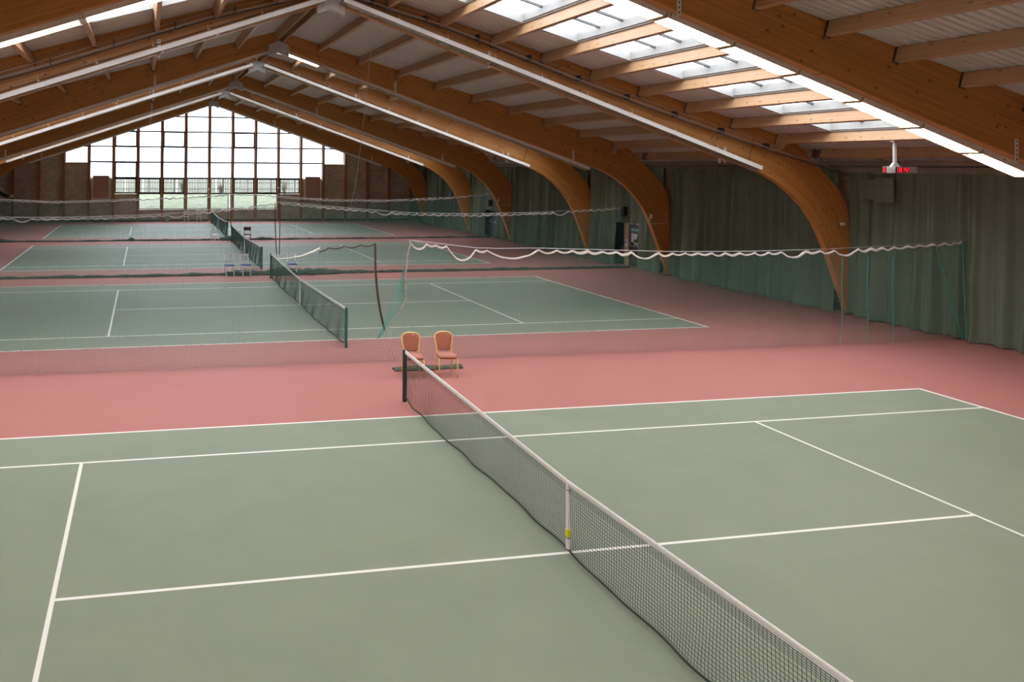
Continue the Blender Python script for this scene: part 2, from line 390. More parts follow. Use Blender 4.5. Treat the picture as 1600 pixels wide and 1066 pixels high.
def arch_half(side):
    mb = MB(); n = len(LOW); u = [0.0]
    for i in range(1, n): u.append(u[-1]+math.dist(LOW[i], LOW[i-1]))
    vs = []
    for y in (0, TH):
        for i in range(n): vs.append((side*LOW[i][0], y, LOW[i][1])); vs.append((side*UPP[i][0], y, UPP[i][1]))
    fs = []; uv = []
    for i in range(n-1):
        a, b, c, d = 2*i, 2*i+1, 2*i+3, 2*i+2; k = 2*n
        h0 = math.dist(LOW[i], UPP[i]); h1 = math.dist(LOW[i+1], UPP[i+1])
        q = [(u[i], 0), (u[i], h0), (u[i+1], h1), (u[i+1], 0)]
        if side > 0: fs += [(a, b, c, d)[::-1], (k+a, k+b, k+c, k+d)]; uv += [q[::-1], q]
        else: fs += [(a, b, c, d), (k+a, k+b, k+c, k+d)[::-1]]; uv += [q, q[::-1]]
        fs += [(a, d, k+d, k+a)]; uv += [[(u[i], 0), (u[i+1], 0), (u[i+1], .02), (u[i], .02)]]
        fs += [(b, k+b, k+c, c)]; uv += [[(u[i], 0), (u[i], .02), (u[i+1], .02), (u[i+1], 0)]]
    mb.add(vs, fs, GLULAM, uv)
    return mb
def strap_mb():
    mb = MB(); mb.bx(-.045, .045, -.012, 0, 0, .52, WHITEM)
    for k in range(5): mb.bx(-.014, .014, -.014, -.002, .05+k*.1, .10+k*.1, DARKM)
    return mb
arch0 = None
hl = {-1: None, 1: None}
for i, (nm, y) in enumerate(ARCH+BACK):
    a = empty('timber_arch', (0, y, 0))
    lab = {'nearest': 'dark orange laminated timber arch nearest the viewer, cropped by the picture top',
           'second': 'second laminated timber arch, grey cable rail running along its near face',
           'third': 'third laminated timber arch, shadowed brown face, before first narrow far bay',
           'fourth': 'fourth laminated timber arch, bright orange face with white light trough',
           'fifth': 'fifth laminated timber arch, shadowed face, near column with thin conduit',
           'sixth': 'sixth laminated timber arch, bright orange face far down the hall',
           'farthest': 'farthest laminated timber arch, just in front of the glazed gable',
           'rear': 'laminated timber arch over the viewer', 'rearmost': 'laminated timber arch behind the viewer by rear wall'}[nm]
    tag(a, lab, 'timber arch', 'laminated timber arches across the hall')
    for side in (-1, 1):
        if hl[side] is None: o = arch_half(side).obj('arch_half', a); hl[side] = o
        else: o = hl[side].copy(); COL.objects.link(o); o.parent = a
    # apex plate, chevron shaped
    mb = MB()
    for yy in (-.03, TH):
        pts = [(-.42, 9.42), (0, 9.60), (.42, 9.42), (.42, 9.90), (0, 10.06), (-.42, 9.90)]
        vs = [(x, yy, z) for x, z in pts] + [(x, yy+.03, z) for x, z in pts]
        mb.add(vs, [(0, 1, 4, 5), (1, 2, 3, 4), (11, 10, 7, 6), (10, 9, 8, 7)] + [(k, k+6, (k+1) % 6+6, (k+1) % 6) for k in range(6)], PLATE)
    mb.add([(-.42, -.03, 9.42), (0, -.03, 9.6), (.42, -.03, 9.42), (-.42, TH+.03, 9.42), (0, TH+.03, 9.6), (.42, TH+.03, 9.42)], [(0, 3, 4, 1), (1, 4, 5, 2)], PLATE)
    tag(mb.obj('apex_plate', a), 'grey folded steel plate at the apex')
    for side in (-1, 1):
        mb = MB(); mb.bx(*sorted((side*17.86, side*18.43)), -.14, TH+.10, .0, .10, CONC)
        tag(mb.obj('base_plinth', a), 'low red painted plinth')
        mb = MB(); mb.bx(side*18.34-.07, side*18.34+.07, -.10, -.005, .10, .52, PLATE)
        tag(mb.obj('base_shoe', a), 'grey steel box at the foot of the column')
        for x in (5.05, 13.35):
            for f, yy in ((0, -.01), (1, TH+.022)):
                s = strap_mb().obj('strap', a); s.location = (side*x, yy, 9.72-.345*x)

# purlins --------------------------------------------------------------
BAYNAME = ['behind the rearmost arch', 'in the rear bay over the viewer', 'between viewer and nearest arch', 'between nearest and second arches', 'between second and third arches', 'between third and fourth arches',
           'between fourth and fifth arches', 'between fifth and sixth arches', 'between sixth and farthest arches', 'between farthest arch and gable']
pur_mesh = {}
def purlin_obj(L, w_, h_):
    k = (round(L, 3), w_, h_)
    if k not in pur_mesh:
        mb = MB(); mb.box((0, 0, 0), (w_, L, h_), PURLIN); o = mb.obj('purlin')
        pur_mesh[k] = o.data; return o
    o = bpy.data.objects.new('purlin', pur_mesh[k]); COL.objects.link(o); return o
for bi, (y0, y1, sk) in enumerate(BAYS):
    if bi == 0: continue
    a = y0+TH; L = y1-a; yc = (a+y1)/2
    for side, sn in ((-1, 'left'), (1, 'right')):
        for k, x in enumerate([0.16]+PX+[17.05]):
            hh = .33 if k else .42
            if k == 10: hh = .30
            o = purlin_obj(L, .12 if k else .05, hh); z = deck_z(x)-hh/2*math.cos(SL)-.01
            o.location = (side*(x-.5*hh*math.sin(SL)*0), yc, z)
            if k: o.rotation_euler = (0, side*SL, 0)
            if k == 0: lab = 'ridge timber plank, %s side of the ridge gap, %s' % (sn, BAYNAME[bi])
            else: lab = 'timber purlin %s down from ridge, %s slope, %s' % (ORD[k-1], sn, BAYNAME[bi])
            tag(o, lab, 'purlin', 'timber purlins '+BAYNAME[bi])
            if k == 9 and bi >= 2:
                for e_ in (-1, 1):
                    if 'corbel' not in pur_mesh:
                        mb = MB(); pf = [(0, -.16), (.42, -.16), (.16, -.42), (0, -.42)]
                        vs = [(q, a_, b_) for q in (-.055, .055) for a_, b_ in pf]
                        mb.add(vs, [(0, 1, 2, 3), (7, 6, 5, 4)]+[(i, i+4, (i+1) % 4+4, (i+1) % 4) for i in range(4)], PURLIN)
                        h = mb.obj('corbel', o); pur_mesh['corbel'] = h.data
                    else: h = bpy.data.objects.new('corbel', pur_mesh['corbel']); COL.objects.link(h); h.parent = o
                    h.location = (0, e_*(L/2-.012), 0); h.rotation_euler = (0, 0, 0 if e_ < 0 else PI)
            # steel hangers at both ends
            if k and bi >= 2:
                for yy in (-L/2+.006, L/2-.006):
                    key = ('h', hh)
                    if key not in pur_mesh:
                        mb = MB()
                        for s in (-1, 1): mb.box((s*.066, 0, -.02), (.012, .06, hh+.02), DARKM)
                        mb.box((0, 0, -hh/2-.006), (.144, .06, .012), DARKM)
                        h = mb.obj('joist_hanger', o); pur_mesh[key] = h.data
                    else: h = bpy.data.objects.new('joist_hanger', pur_mesh[key]); COL.objects.link(h); h.parent = o
                    h.location = (0, yy, 0)

# light troughs ------------------------------------------------------------
LSL = math.atan(0.345)
def fixture(on):
    root = empty('light_trough')
    Lf = 1.53 if on else 1.585; W = .48
    mb = MB()
    mb.box((0, 0, .13), (Lf+.05, W, .012), WHITEM)
    for s in (-1, 1): mb.box((0, s*(W/2), .068), (Lf+.06, .012, .125), WHITEM)
    for s in (-1, 1): mb.box((s*(Lf/2+.026), 0, .05), (.05, W, .10), LOUV if on else STEEL)
    mb.obj('housing', root)
    if on:
        mb = MB(); mb.box((0, 0, .085), (Lf, W-.02, .004), MIRROR)
        for s in (-1, 0, 1): mb.box((0, s*.115, .045), (Lf, .005, .05), MIRROR)
        mb.obj('reflector', root)
        for s in (-1.5, -.5, .5, 1.5):
            mb = MB(); mb.tube([(-Lf/2+.03, s*.115, .045), (Lf/2-.03, s*.115, .045)], .019, TUBE_ON, 8); mb.obj('tube', root, True)
    else:
        mb = MB(); mb.box((0, 0, .022), (Lf, W-.02, .004), MIRROR2); mb.obj('reflector', root)
    mb = MB()
    for s in (-1, -.5, 0, .5, 1): mb.box((0, s*(W/2-.01), .006), (Lf, .02 if abs(s) == 1 else .006, .012), LOUV)
    n = 22
    for i in range(n+1): mb.box((-Lf/2+Lf*i/n, 0, .006), (.005, W-.02, .012), LOUV)
    mb.obj('louvre', root)
    return root
fx_on = fixture(True); fx_off = fixture(False); used = {True: False, False: False}
LROWS = [(0, 1, True), (1, -1, False), (2, 1, False), (3, -1, False), (4, 1, False), (5, -1, False), (6, 1, False), (7, -1, True), (8, 1, False)]  # rear arch rows are out of view; the lit one adds light
for (ai, face, on) in LROWS:
    nm, y = (ARCH+BACK)[ai]
    yc = y-.26 if face < 0 else y+TH+.26
    for side, sn in ((-1, 'left'), (1, 'right')):
        for k in range(9):
            lit = on or (ai == 2 and side > 0 and k == 0)
            src = fx_on if lit else fx_off
            f = dup(src) if used[lit] else src
            used[lit] = True
            x = .27+1.56*(k+.5)
            f.location = (side*x, yc, (9.83 if face < 0 else 9.73)-.345*x-.01); f.rotation_euler = (0, side*LSL, 0)
            tag(f, '%s fluorescent light trough, %s down from ridge, %s slope, %s side of %s arch' % ('lit' if lit else 'unlit', ORD[k], sn, 'near' if face < 0 else 'far', nm), 'light',
                'fluorescent troughs along the %s arch' % nm)
# cable with clips above the near-face troughs
for ai in (1, 3, 5):
    nm, y = ARCH[ai]
    for side, sn in ((-1, 'left'), (1, 'right')):
        root = empty('power_cable', (0, y-.06, 0))
        tag(root, 'thin dark cable with lamp hooks above the troughs, %s slope of %s arch' % (sn, nm), 'cable', 'power cables on the arches')
        mb = MB(); mb.tube([(side*x, 0, 9.82-.345*x+.28) for x in (.5, 4, 8, 11, 14.1)], .010, DARKM, 6); mb.obj('cable', root)
        mb = MB()
        for k in range(9):
            x = .55+1.56*k; z = 9.82-.345*x+.27
            mb.tube([(side*x, 0, z+.14), (side*x, -.03, z+.10), (side*x, -.05, z-.02), (side*x, 0, z-.10)], .012, GOLD, 5)
            mb.box((side*(x-.04), -.05, z+.0), (.05, .05, .05), PLATE)
        mb.obj('hook', root)
        mb = MB(); mb.tube([(side*14.42, .0, 5.95), (side*14.12, -.05, 5.02)], .011, DARKM, 5); mb.box((side*14.1, -.05, 5.0), (.08, .07, .10), PLATE); mb.obj('tie_rod', root)
# curtain rail on the second arch
RAIL = [(0.3, 10.05), (1.5, 9.72), (3.6, 9.16), (5.7, 8.46), (7.8, 7.73), (10.1, 7.0), (12.4, 6.3), (14.7, 5.64), (17.2, 4.98), (17.9, 4.8)]
for side, sn in ((-1, 'left'), (1, 'right')):
    root = empty('cable_rail', (0, 13.0, 0)); tag(root, 'long grey steel rail along near face of second arch, %s slope' % sn, 'rail', 'steel rails on the second arch')
    mb = MB(); mb.tube([(side*x, 0, z) for x, z in RAIL], .022, STEEL, 8); mb.obj('rail', root, True)
    mb = MB(); mb.tube([(side*x, .02, z-.075) for x, z in RAIL], .03, DARKM, 6, flat=.6); mb.obj('channel', root, True)
    mb = MB(); mb.tube([(side*x, -.02, z+.14) for x, z in RAIL], .008, STEEL, 5); mb.obj('wire', root)
    for x in [1.2+1.7*k for k in range(9)]:
        z = next(a[1]+(b[1]-a[1])*(x-a[0])/(b[0]-a[0]) for a, b in zip(RAIL, RAIL[1:]) if a[0] <= x <= b[0])
        mb = MB(); mb.bx(side*x-.02, side*x+.02, -.03, .25, z-.02, z+.16, DARKM); mb.obj('bracket', root)

# walls ------------------------------------------------------------------
for side, sn in ((-1, 'left'), (1, 'right')):
    mb = MB(); x = side*XW; x2 = side*(XW+.3)
    if side > 0:
        # openings for two fire exit doors at the height of the doors
        segs = [(YB, 24.9, 0), (24.9, 27.3, 2.15), (27.3, 40.6, 0), (40.6, 43.2, 2.15), (43.2, YE, 0)]
    else: segs = [(YB, YE, 0)]
    for (a, b, z0) in segs: mb.bx(min(x, x2), max(x, x2), a, b, z0, 5.25, BLOCK)
    tag(mb.obj('wall_'+sn), kind='structure')
mb = MB()
mb.add([(-XW, YB, 0), (XW, YB, 0), (XW, YB, 5.1), (0, YB, 10.48), (-XW, YB, 5.1), (-XW, YB-.3, 0), (XW, YB-.3, 0), (XW, YB-.3, 5.1), (0, YB-.3, 10.48), (-XW, YB-.3, 5.1)],
       [(0, 1, 2, 3, 4), (9, 8, 7, 6, 5), (0, 5, 6, 1), (1, 6, 7, 2), (2, 7, 8, 3), (3, 8, 9, 4), (4, 9, 5, 0)], plain('back_wall_paint', (.5, .45, .38), .8))
tag(mb.obj('wall_rear'), kind='structure')
# gable: blockwork columns below and beside the glazing
ROWZ = [1.03, 2.35, 3.65, 5.00, 6.29, 7.60, 8.90]
def sill(k):  # k = column index from the centre 0..8
    return {0: 1.03, 1: 1.03, 2: 1.03, 3: 2.35, 4: 3.65, 5: 5.00}.get(k, None)
mb = MB(); T = .25
for s in (-1, 1):
    for k in range(10):
        xa, xb = 2.0*k, min(2.0*k+2.0, XW)
        if xa >= XW: break
        sl = sill(k)
        x0, x1 = sorted((s*xa, s*xb))
        if sl: mb.bx(x0, x1, YE, YE+T, 0, sl-.04, BLOCK)
        else:
            za, zb = deck_z(x0), deck_z(x1)
            vs = [(x0, YE, 0), (x1, YE, 0), (x1, YE, zb), (x0, YE, za), (x0, YE+T, 0), (x1, YE+T, 0), (x1, YE+T, zb), (x0, YE+T, za)]
            mb.add(vs, [(0, 1, 2, 3), (7, 6, 5, 4), (0, 4, 5, 1), (1, 5, 6, 2), (2, 6, 7, 3), (3, 7, 4, 0)], BLOCK)
tag(mb.obj('wall_gable'), kind='structure')
OPEN = {(-4, 4), (-2, 4), (2, 4), (-4, 1), (-3, 1), (-2, 1), (2, 1), (3, 1), (4, 1), (-4, 2), (5, 1)}
for s in (-1, 1):
    for k in range(6):
        xa, xb = sorted((s*2.0*k, s*(2.0*k+2)))
        zb = sill(k); top = lambda x: deck_z(x)-.06
        win_n[0] += 1
        root = empty('window_%d' % win_n[0], ((xa+xb)/2, YE+.10, zb)); tag(root, kind='structure')
        ox, oz = (xa+xb)/2, zb
        f = MB(); x0, x1 = xa+.085-ox, xb-.085-ox
        fwid = .06
        f.bx(x0, x1, -.04, .04, 0, fwid, FRAMEW)
        for (q, t) in ((x0, top(xa+.1)), (x1-fwid, top(xb-.1))): f.bx(q, q+fwid, -.04, .04, 0, t-oz, FRAMEW)
        f.bar((x0, 0, top(x0+ox)-oz-.03), (x1, 0, top(x1+ox)-oz-.03), .08, .06, FRAMEW)
        for z in ROWZ:
            if z > zb+.2:
                if z < max(top(xa), top(xb))-.1:
                    # clip rail to the sloping head
                    qa, qb = x0, x1
                    xm = (10.42-z)/.286
                    if s > 0: qb = min(qb, xm-ox)
                    else: qa = max(qa, -xm-ox)
                    th_ = .12 if abs(z-5.0) > .01 and abs(z-3.65) > .01 else .14
                    if qb-qa > .1: f.bx(qa, qb, -.035, .035, z-oz-th_/2, z-oz+th_/2, FRAMEW)
        f.obj('window_frame', root)
        col = s*(k+1)
        rows = [0, 1, 2, 3, 4]
        for r_ in rows:
            if (col, r_) in OPEN or (r_ == 1 and abs(col) in (3, 4) ) :
                z0, z1 = ROWZ[r_], ROWZ[r_+1]
                if z0 < zb-.01: continue
                c = MB()
                for (a1, b1, c1, d1) in ((x0+.03, x1-.03, z0+.03, z0+.11), (x0+.03, x1-.03, z1-.11, z1-.03), (x0+.03, x0+.12, z0+.03, z1-.03), (x1-.12, x1-.03, z0+.03, z1-.03)):
                    c.bx(a1, b1, -.075, .02, c1-oz, d1-oz, FRAMEW)
                c.obj('casement', root)
        g = MB(); g.add([(x0, .01, 0), (x1, .01, 0), (x1, .01, top(x1+ox)-oz), (x0, .01, top(x0+ox)-oz)], [(0, 1, 2, 3)], GLASS); g.obj('window_pane', root)
for k in range(-9, 10):
    x = 2.0*k
    if abs(x) > 18.2: continue
    mb = MB(); mb.bx(-.10, .10, -.22, .02 if abs(k) > 6 else .16, 0, deck_z(x)-.03 if k else 10.40, STUD)
    o = mb.obj('timber_stud'); o.location = (x, YE, 0)
    if k == 0: lab = 'central timber stud under the apex of the glazed gable'
    else: lab = '%s timber stud %s of the centre stud on the gable wall' % (ORD[abs(k)-1], 'left' if k < 0 else 'right')
    tag(o, lab, 'stud', 'timber studs of the gable wall')
mb = MB()
for s in (-1, 1): mb.bx(min(s*5.9, s*(XW-.02)), max(s*5.9, s*(XW-.02)), YE-.03, YE-.001, .0, .14, FRAMEW)
mb.bx(-5.9, 5.9, YE-.03, YE-.001, 0, .14, FRAMEW)
tag(mb.obj('baseboard_gable'), kind='structure')
for s, sn in ((-1, 'left'), (1, 'right')):
    root = empty('display_board', (s*9.0, YE-.30, 1.95)); tag(root, 'brown pin board with white edging on gable wall %s of the windows' % sn, 'board', 'framed boards on the gable wall')
    mb = MB(); mb.bx(-.66, .66, -.03, .03, 0, 1.85, BROWNP); mb.obj('board_panel', root)
    mb = MB()
    mb.bx(-.73, -.66, -.04, .04, 0, 1.75, WHITEM); mb.bx(.66, .73, -.04, .04, 0, 1.75, WHITEM); mb.bx(-.73, .73, -.04, .04, -.07, 0, WHITEM); mb.obj('board_frame', root)
    mb = MB(); mb.bx(-.72, .72, -.02, .18, 1.83, 1.90, DARKM); mb.bx(-.03, .03, .02, .28, .2, .3, DARKM); mb.obj('mounting', root)
for x, z, lab in ((-16.05, 2.15, 'small pale box on the stud at far left of gable'), (-.02, 2.75, 'small pale box on the central gable stud'), (5.98, 2.85, 'small pale box on third stud right of gable centre')):
    mb = MB(); mb.bx(-.14, .14, -.10, 0, -.13, .13, PLATE); mb.bx(-.10, .10, -.11, -.10, -.09, .09, WHITEM)
    o = mb.obj('junction_box'); o.location = (x, YE-.219, z) ; o.scale = (1, 1, 1) if x < -10 else (.5, 1, .6); tag(o, lab, 'box', 'boxes on the gable studs')

# outside ------------------------------------------------------------------
def bank_z(x, y): return .85+(y-58)*.082+.12*noise.noise((x*.25, y*.25, 0))+.05*noise.noise((x*1.3, y*1.3, 3))
mb = MB(); nx, ny = 110, 36; vs = []
for j in range(ny+1):
    for i in range(nx+1):
        x = -55+110*i/nx; y = 57.8+ (62*(j/ny)**1.6); vs.append((x, y, min(bank_z(x, y), 2.4+.1*noise.noise((x*.2, y*.2, 1)))))
mb.add(vs, [(j*(nx+1)+i, j*(nx+1)+i+1, (j+1)*(nx+1)+i+1, (j+1)*(nx+1)+i) for j in range(ny) for i in range(nx)], GRASS)
tag(mb.obj('floor_outside', smooth=True), kind='structure')
root = empty('paling_fence', (0, 70.5, 1.8)); tag(root, 'weathered grey paling fence beyond the gable windows', 'fence')
mb = MB()
for k in range(-190, 191):
    if random.random() < .06: continue
    h = 1.55+random.uniform(-.06, .05); mb.box((k*.16+random.uniform(-.012, .012), 0, h/2+.05), (.095, .02, h), FENCEW, Matrix.Rotation(random.uniform(-.02, .02), 3, 'Y'))
mb.obj('palings', root)
for z in (.45, 1.1): mb = MB(); mb.bx(-31, 31, .015, .06, z, z+.09, FENCEW); mb.obj('fence_rail', root)
for k in range(-12, 13): mb = MB(); mb.bx(k*2.5-.05, k*2.5+.05, .06, .16, -.3, 1.5, FENCEW); mb.obj('fence_post', root)
def shrub(x, y, h, lab):
    root = empty('bare_shrub', (x, y, bank_z(x, y)-.05)); mb = MB(); rnd = random.Random(int(x*7+99))
    for i in range(34):
        a = rnd.uniform(0, 2*PI); l = h*rnd.uniform(.6, 1.0); sp_ = rnd.uniform(.05, .5)*h*.7
        p = Vector((rnd.uniform(-.1, .1), rnd.uniform(-.1, .1), 0)); pts = [p.copy()]
        for q in range(1, 6):
            f = q/5; pts.append(Vector((math.cos(a)*sp_*f+rnd.uniform(-.05, .05), math.sin(a)*sp_*f, l*f)))
        mb.tube(pts, [.014*(1-.8*q/5) for q in range(6)], TWIG, 4)
        for t in range(5):
            b = pts[rnd.randint(2, 4)]; e = b+Vector((rnd.uniform(-.3, .3), rnd.uniform(-.2, .2), rnd.uniform(.1, .35))); mb.tube([b, (b+e)/2+Vector((.02, 0, .03)), e], .005, TWIG, 3)
    mb.obj('branches', root); tag(root, lab, 'shrub', 'bare shrubs by the fence')
shrub(-1.7, 69.5, 1.7, 'bare twiggy shrub before the fence, left of the central stud')
shrub(8.6, 69.0, 1.7, 'bare twiggy shrub before the fence, seen in the right end window')
shrub(2.2, 69.8, 1.2, 'bare twiggy shrub before the fence, right of the central stud')

# curtains -----------------------------------------------------------------
def curtain(side, y0, y1, top, lab, hole=None, seed=0):
    rnd = random.Random(seed); mb = MB(); n = int((y1-y0)/.03); nz = 16; vs = []
    ph = [rnd.uniform(0, 6.3) for _ in range(5)]
    for i in range(n+1):
        y = y0+(y1-y0)*i/n
        q = noise.noise((y*.55, seed*3.1, 0))*2.2
        warp = y + .25*noise.noise((y*.9, seed, 5))
        sw = .5+.5*math.sin(warp*10.5+ph[0]+q*1.5)
        fold = .19*(sw**2.0)+.06*math.sin(warp*4.3+ph[1]+q)+.03*math.sin(warp*23+ph[2])+.05*noise.noise((y*3.2, seed, 9))
        amp = .35+1.15*max(0, min(1, .55+noise.noise((y*.35, seed, 2))*1.6))
        for j in range(nz+1):
            f = j/nz; z = .015+(top-.015)*f - (0.05*abs(math.sin(y*4.2+ph[3])) if j == nz else 0)
            flare = (.14+.09*noise.noise((y*.8, seed, 6)))*(1-f)**2.2
            dr = noise.noise((y*1.3, z*.5, seed))*.05
            x = 18.26-(.03+fold*amp*(.8+.5*(1-f)))-flare+dr
            yy = y+.06*(1-f)*noise.noise((y*1.1, z*.8, seed+4))
            if not f and rnd.random() < .5: z = .04
            vs.append((side*x, yy, z))
    fs = []
    for i in range(n):
        yc = y0+(y1-y0)*(i+.5)/n
        for j in range(nz):
            zc = .015+(top-.015)*(j+.5)/nz
            if hole and hole[0] < yc < hole[1] and zc < hole[2]: continue
            a = i*(nz+1)+j; fs.append((a, a+nz+1, a+nz+2, a+1) if side > 0 else (a, a+1, a+nz+2, a+nz+1))
    mb.add(vs, fs, CURT); o = mb.obj('curtain', smooth=True); tag(o, lab, 'curtain', 'green side curtains'); return o
CB = [(YB+.2, -11.0, 4.92, None, 'in the rear corner'), (-10.6, -4.7, 4.92, None, 'between the two rear arch columns'), (-4.3, ARCH[0][1]-.05, 4.92, None, 'beside the nearest court, before nearest arch'), (ARCH[0][1]+.3, 13.2, 4.85, None, 'between nearest and second arch columns, behind the clock'), (13.5, 22.4, 4.93, None, 'between second and third arch columns'),
      (22.72, 28.7, 4.93, (24.65, 26.5, 2.08), 'with cut-out at the nearer fire exit'), (29.0, 37.85, 4.93, None, 'between fourth and fifth arch columns'),
      (38.2, 44.4, 4.93, (40.1, 42.0, 2.0), 'with dark opening at the farther exit'), (44.8, 53.7, 4.93, None, 'between sixth and farthest arch columns'), (54.0, 57.3, 4.93, None, 'in the far corner beside the gable wall')]
for side, sn in ((1, 'right'), (-1, 'left')):
    for k, (a, b, t, h, d) in enumerate(CB):
        if side < 0 and h: d = d.replace('with cut-out at the nearer fire exit', 'between third and fourth arch columns').replace('with dark opening at the farther exit', 'between fifth and sixth arch columns')
        curtain(side, a, b, t, 'dark green curtain on %s wall, %s' % (sn, d), h if side > 0 else None, seed=k+20*(side > 0))
    # curtain track
    mb = MB(); mb.bx(side*18.16-.04, side*18.16+.04, YB+.2, YE-.1, 5.0, 5.06, DARKM); o = mb.obj('curtain_track'); tag(o, 'dark curtain track along the top of the %s wall' % sn, 'curtain track')
# folded flap of curtain high up near the second arch
mb = MB(); rndf = random.Random(3)
pts = [(12.9, 4.62), (12.9, 3.9), (12.2, 3.78), (11.55, 3.85), (11.55, 4.72)]
for (ya, yb, zt, zb_, dx) in ((11.95, 12.55, 4.60, 3.95, 0), (11.35, 11.97, 4.66, 3.88, .03)):
    vs = []
    for i in range(9):
        for j in range(7):
            y = ya+(yb-ya)*i/8; z = zb_+(zt-zb_)*j/6; vs.append((17.86-dx+.02*math.sin(i*1.3)+.01*j/6, y, z))
    n0 = len(vs); vs += [(x+.03, y, z) for x, y, z in vs]
    fs = [(i*7+j, (i+1)*7+j, (i+1)*7+j+1, i*7+j+1) for i in range(8) for j in range(6)]
    mb.add(vs, fs+[tuple(n0+q for q in f)[::-1] for f in fs], CURT)
mb.obj('curtain_flap', smooth=True); fl_ = bpy.data.objects['curtain_flap']; tag(fl_, 'folded green cloth flap hanging over the curtain by second arch', 'cloth')

# fire exits ------------------------------------------------------------------
win_d = 0
for n_, (yb, yf) in enumerate(((24.9, 27.3), (40.6, 43.2))):
    root = empty('door_%d' % (n_+1), (XW+.02, 25.42 if n_ == 0 else 41.3, 0)); tag(root, kind='structure')
    cy = root.location.y; hw = .45 if n_ == 0 else .6
    mb = MB(); mb.bx(0, .05, -hw, hw, .01, 2.08, DOORM if n_ == 0 else BLACKM); mb.obj('door_leaf', root)  # farther leaf painted black for the shade inside a dark opening
    mb = MB(); mb.tube([(-.09, -hw+.1, 1.02), (-.09, hw-.1, 1.02)], .015, STEEL, 6); mb.bx(-.09, 0, -hw+.08, -hw+.12, .98, 1.16, STEEL); mb.bx(-.09, 0, hw-.12, hw-.08, .98, 1.16, STEEL); mb.obj('push_bar', root)
    if n_ == 0:
        mb = MB(); mb.bx(-.012, 0, -.40, .33, 1.72, 1.92, TEAL); sg = mb.obj('exit_sign', root)
        tc_ = bpy.data.curves.new('exit_lettering', 'FONT'); tc_.body = 'FIRE EXIT'; tc_.size = .145; tc_.align_x = 'CENTER'; tc_.align_y = 'CENTER'; tc_.extrude = .001
        t = bpy.data.objects.new('exit_lettering', tc_); COL.objects.link(t); tc_.materials.append(PAPER); t.parent = sg; t.location = (-.0145, -.035, 1.82); t.rotation_euler = (PI/2, 0, -PI/2)
        mb = MB(); vs = [(-.008, .30, 1.66), (-.008, -.22, 1.63), (-.008, -.12, 1.35), (-.008, .10, 1.37), (-.008, .10, 1.20), (-.008, .30, 1.22)]
        mb.add([(x, y, z) for x, y, z in vs]+[(0, y, z) for _, y, z in vs], [(5, 4, 3, 2, 1, 0)]+[(k, (k+1) % 6, (k+1) % 6+6, k+6) for k in range(6)], PAPER); mb.obj('notice', root)
        mb = MB(); mb.bx(-.01, 0, -.26, .06, 1.07, 1.2, plain('pale_green_sign', (.45, .52, .35), .7)); mb.bx(-.012, -.01, -.18, -.02, 1.11, 1.16, DARKM); mb.obj('door_label', root)
# recess around first door
mb = MB(); mb.bx(XW-.02, XW+.30, 25.90, 26.26, 0, 2.14, JAMB); o = mb.obj('door_post'); tag(o, 'pale timber post left of the fire exit door', 'post')
for (n_, a, b) in ((1, 26.26, 27.3), (2, 42.0, 43.2)):
    mb = MB(); mb.bx(XW+.2, XW+.3, a, b, 0, 2.1, BLACKM); mb.bx(XW-.0, XW+.3, b-.02, b, 0, 2.1, BLACKM); mb.bx(XW+.26, XW+.33, a-1.3 if n_ == 1 else a-1.5, b, 0, 2.1, BLACKM)  # black panels put the shade of the recess into their colour
    tag(mb.obj('recess_shade_%d' % n_), kind='structure')
def extinguisher(x, y, lab):
    root = empty('fire_extinguisher', (x, y, .35)); tag(root, lab, 'fire extinguisher')
    mb = MB(); mb.tube([(0, 0, 0), (0, 0, .02), (0, 0, .42), (0, 0, .48), (0, 0, .52)], [.07, .085, .085, .06, .03], REDP, 14); mb.obj('cylinder', root, True)
    mb = MB(); mb.tube([(0, 0, .52), (0, 0, .58)], .02, DARKM, 8); mb.tube([(0, 0, .57), (0, .08, .60), (0, .12, .5), (0, .11, .2)], .012, BLACKM, 6); mb.box((0, -.05, .60), (.02, .12, .02), BLACKM); mb.obj('valve_hose', root)
    mb = MB(); mb.box((.09, 0, .3), (.03, .1, .06), STEEL); mb.obj('wall_bracket', root)
extinguisher(XW+.09, 26.6, 'red fire extinguisher in dark recess left of the fire exit')
extinguisher(XW+.09, 42.35, 'red fire extinguisher in the farther dark exit opening')
mb = MB(); mb.bx(XW-.035, XW-.02, 25.98, 26.18, .95, 1.3, PAPER); mb.bx(XW-.038, XW-.035, 26.02, 26.14, 1.1, 1.25, BLUET); o = mb.obj('notice_card'); tag(o, 'small white and blue notice on the pale post by exit', 'notice')
for y, z, lab in ((25.5, 2.53, 'black loudspeaker hung on the curtain above the fire exit'), (40.65, 2.15, 'black loudspeaker on the curtain above the farther exit')):
    root = empty('loudspeaker', (17.9, y, z)); tag(root, lab, 'loudspeaker', 'wall loudspeakers')
    mb = MB(); mb.bx(-.10, .10, -.14, .14, 0, .45, BLACKM); smooth_bevel(mb.obj('case', root), .02)
    mb = MB(); mb.bx(-.112, -.10, -.12, .12, .02, .43, plain('grille', (.02, .03, .03), .9)); mb.obj('grille', root)
    mb = MB(); mb.bar((.08, 0, .25), (.45, 0, .25), .04, .04, DARKM); mb.obj('arm', root)

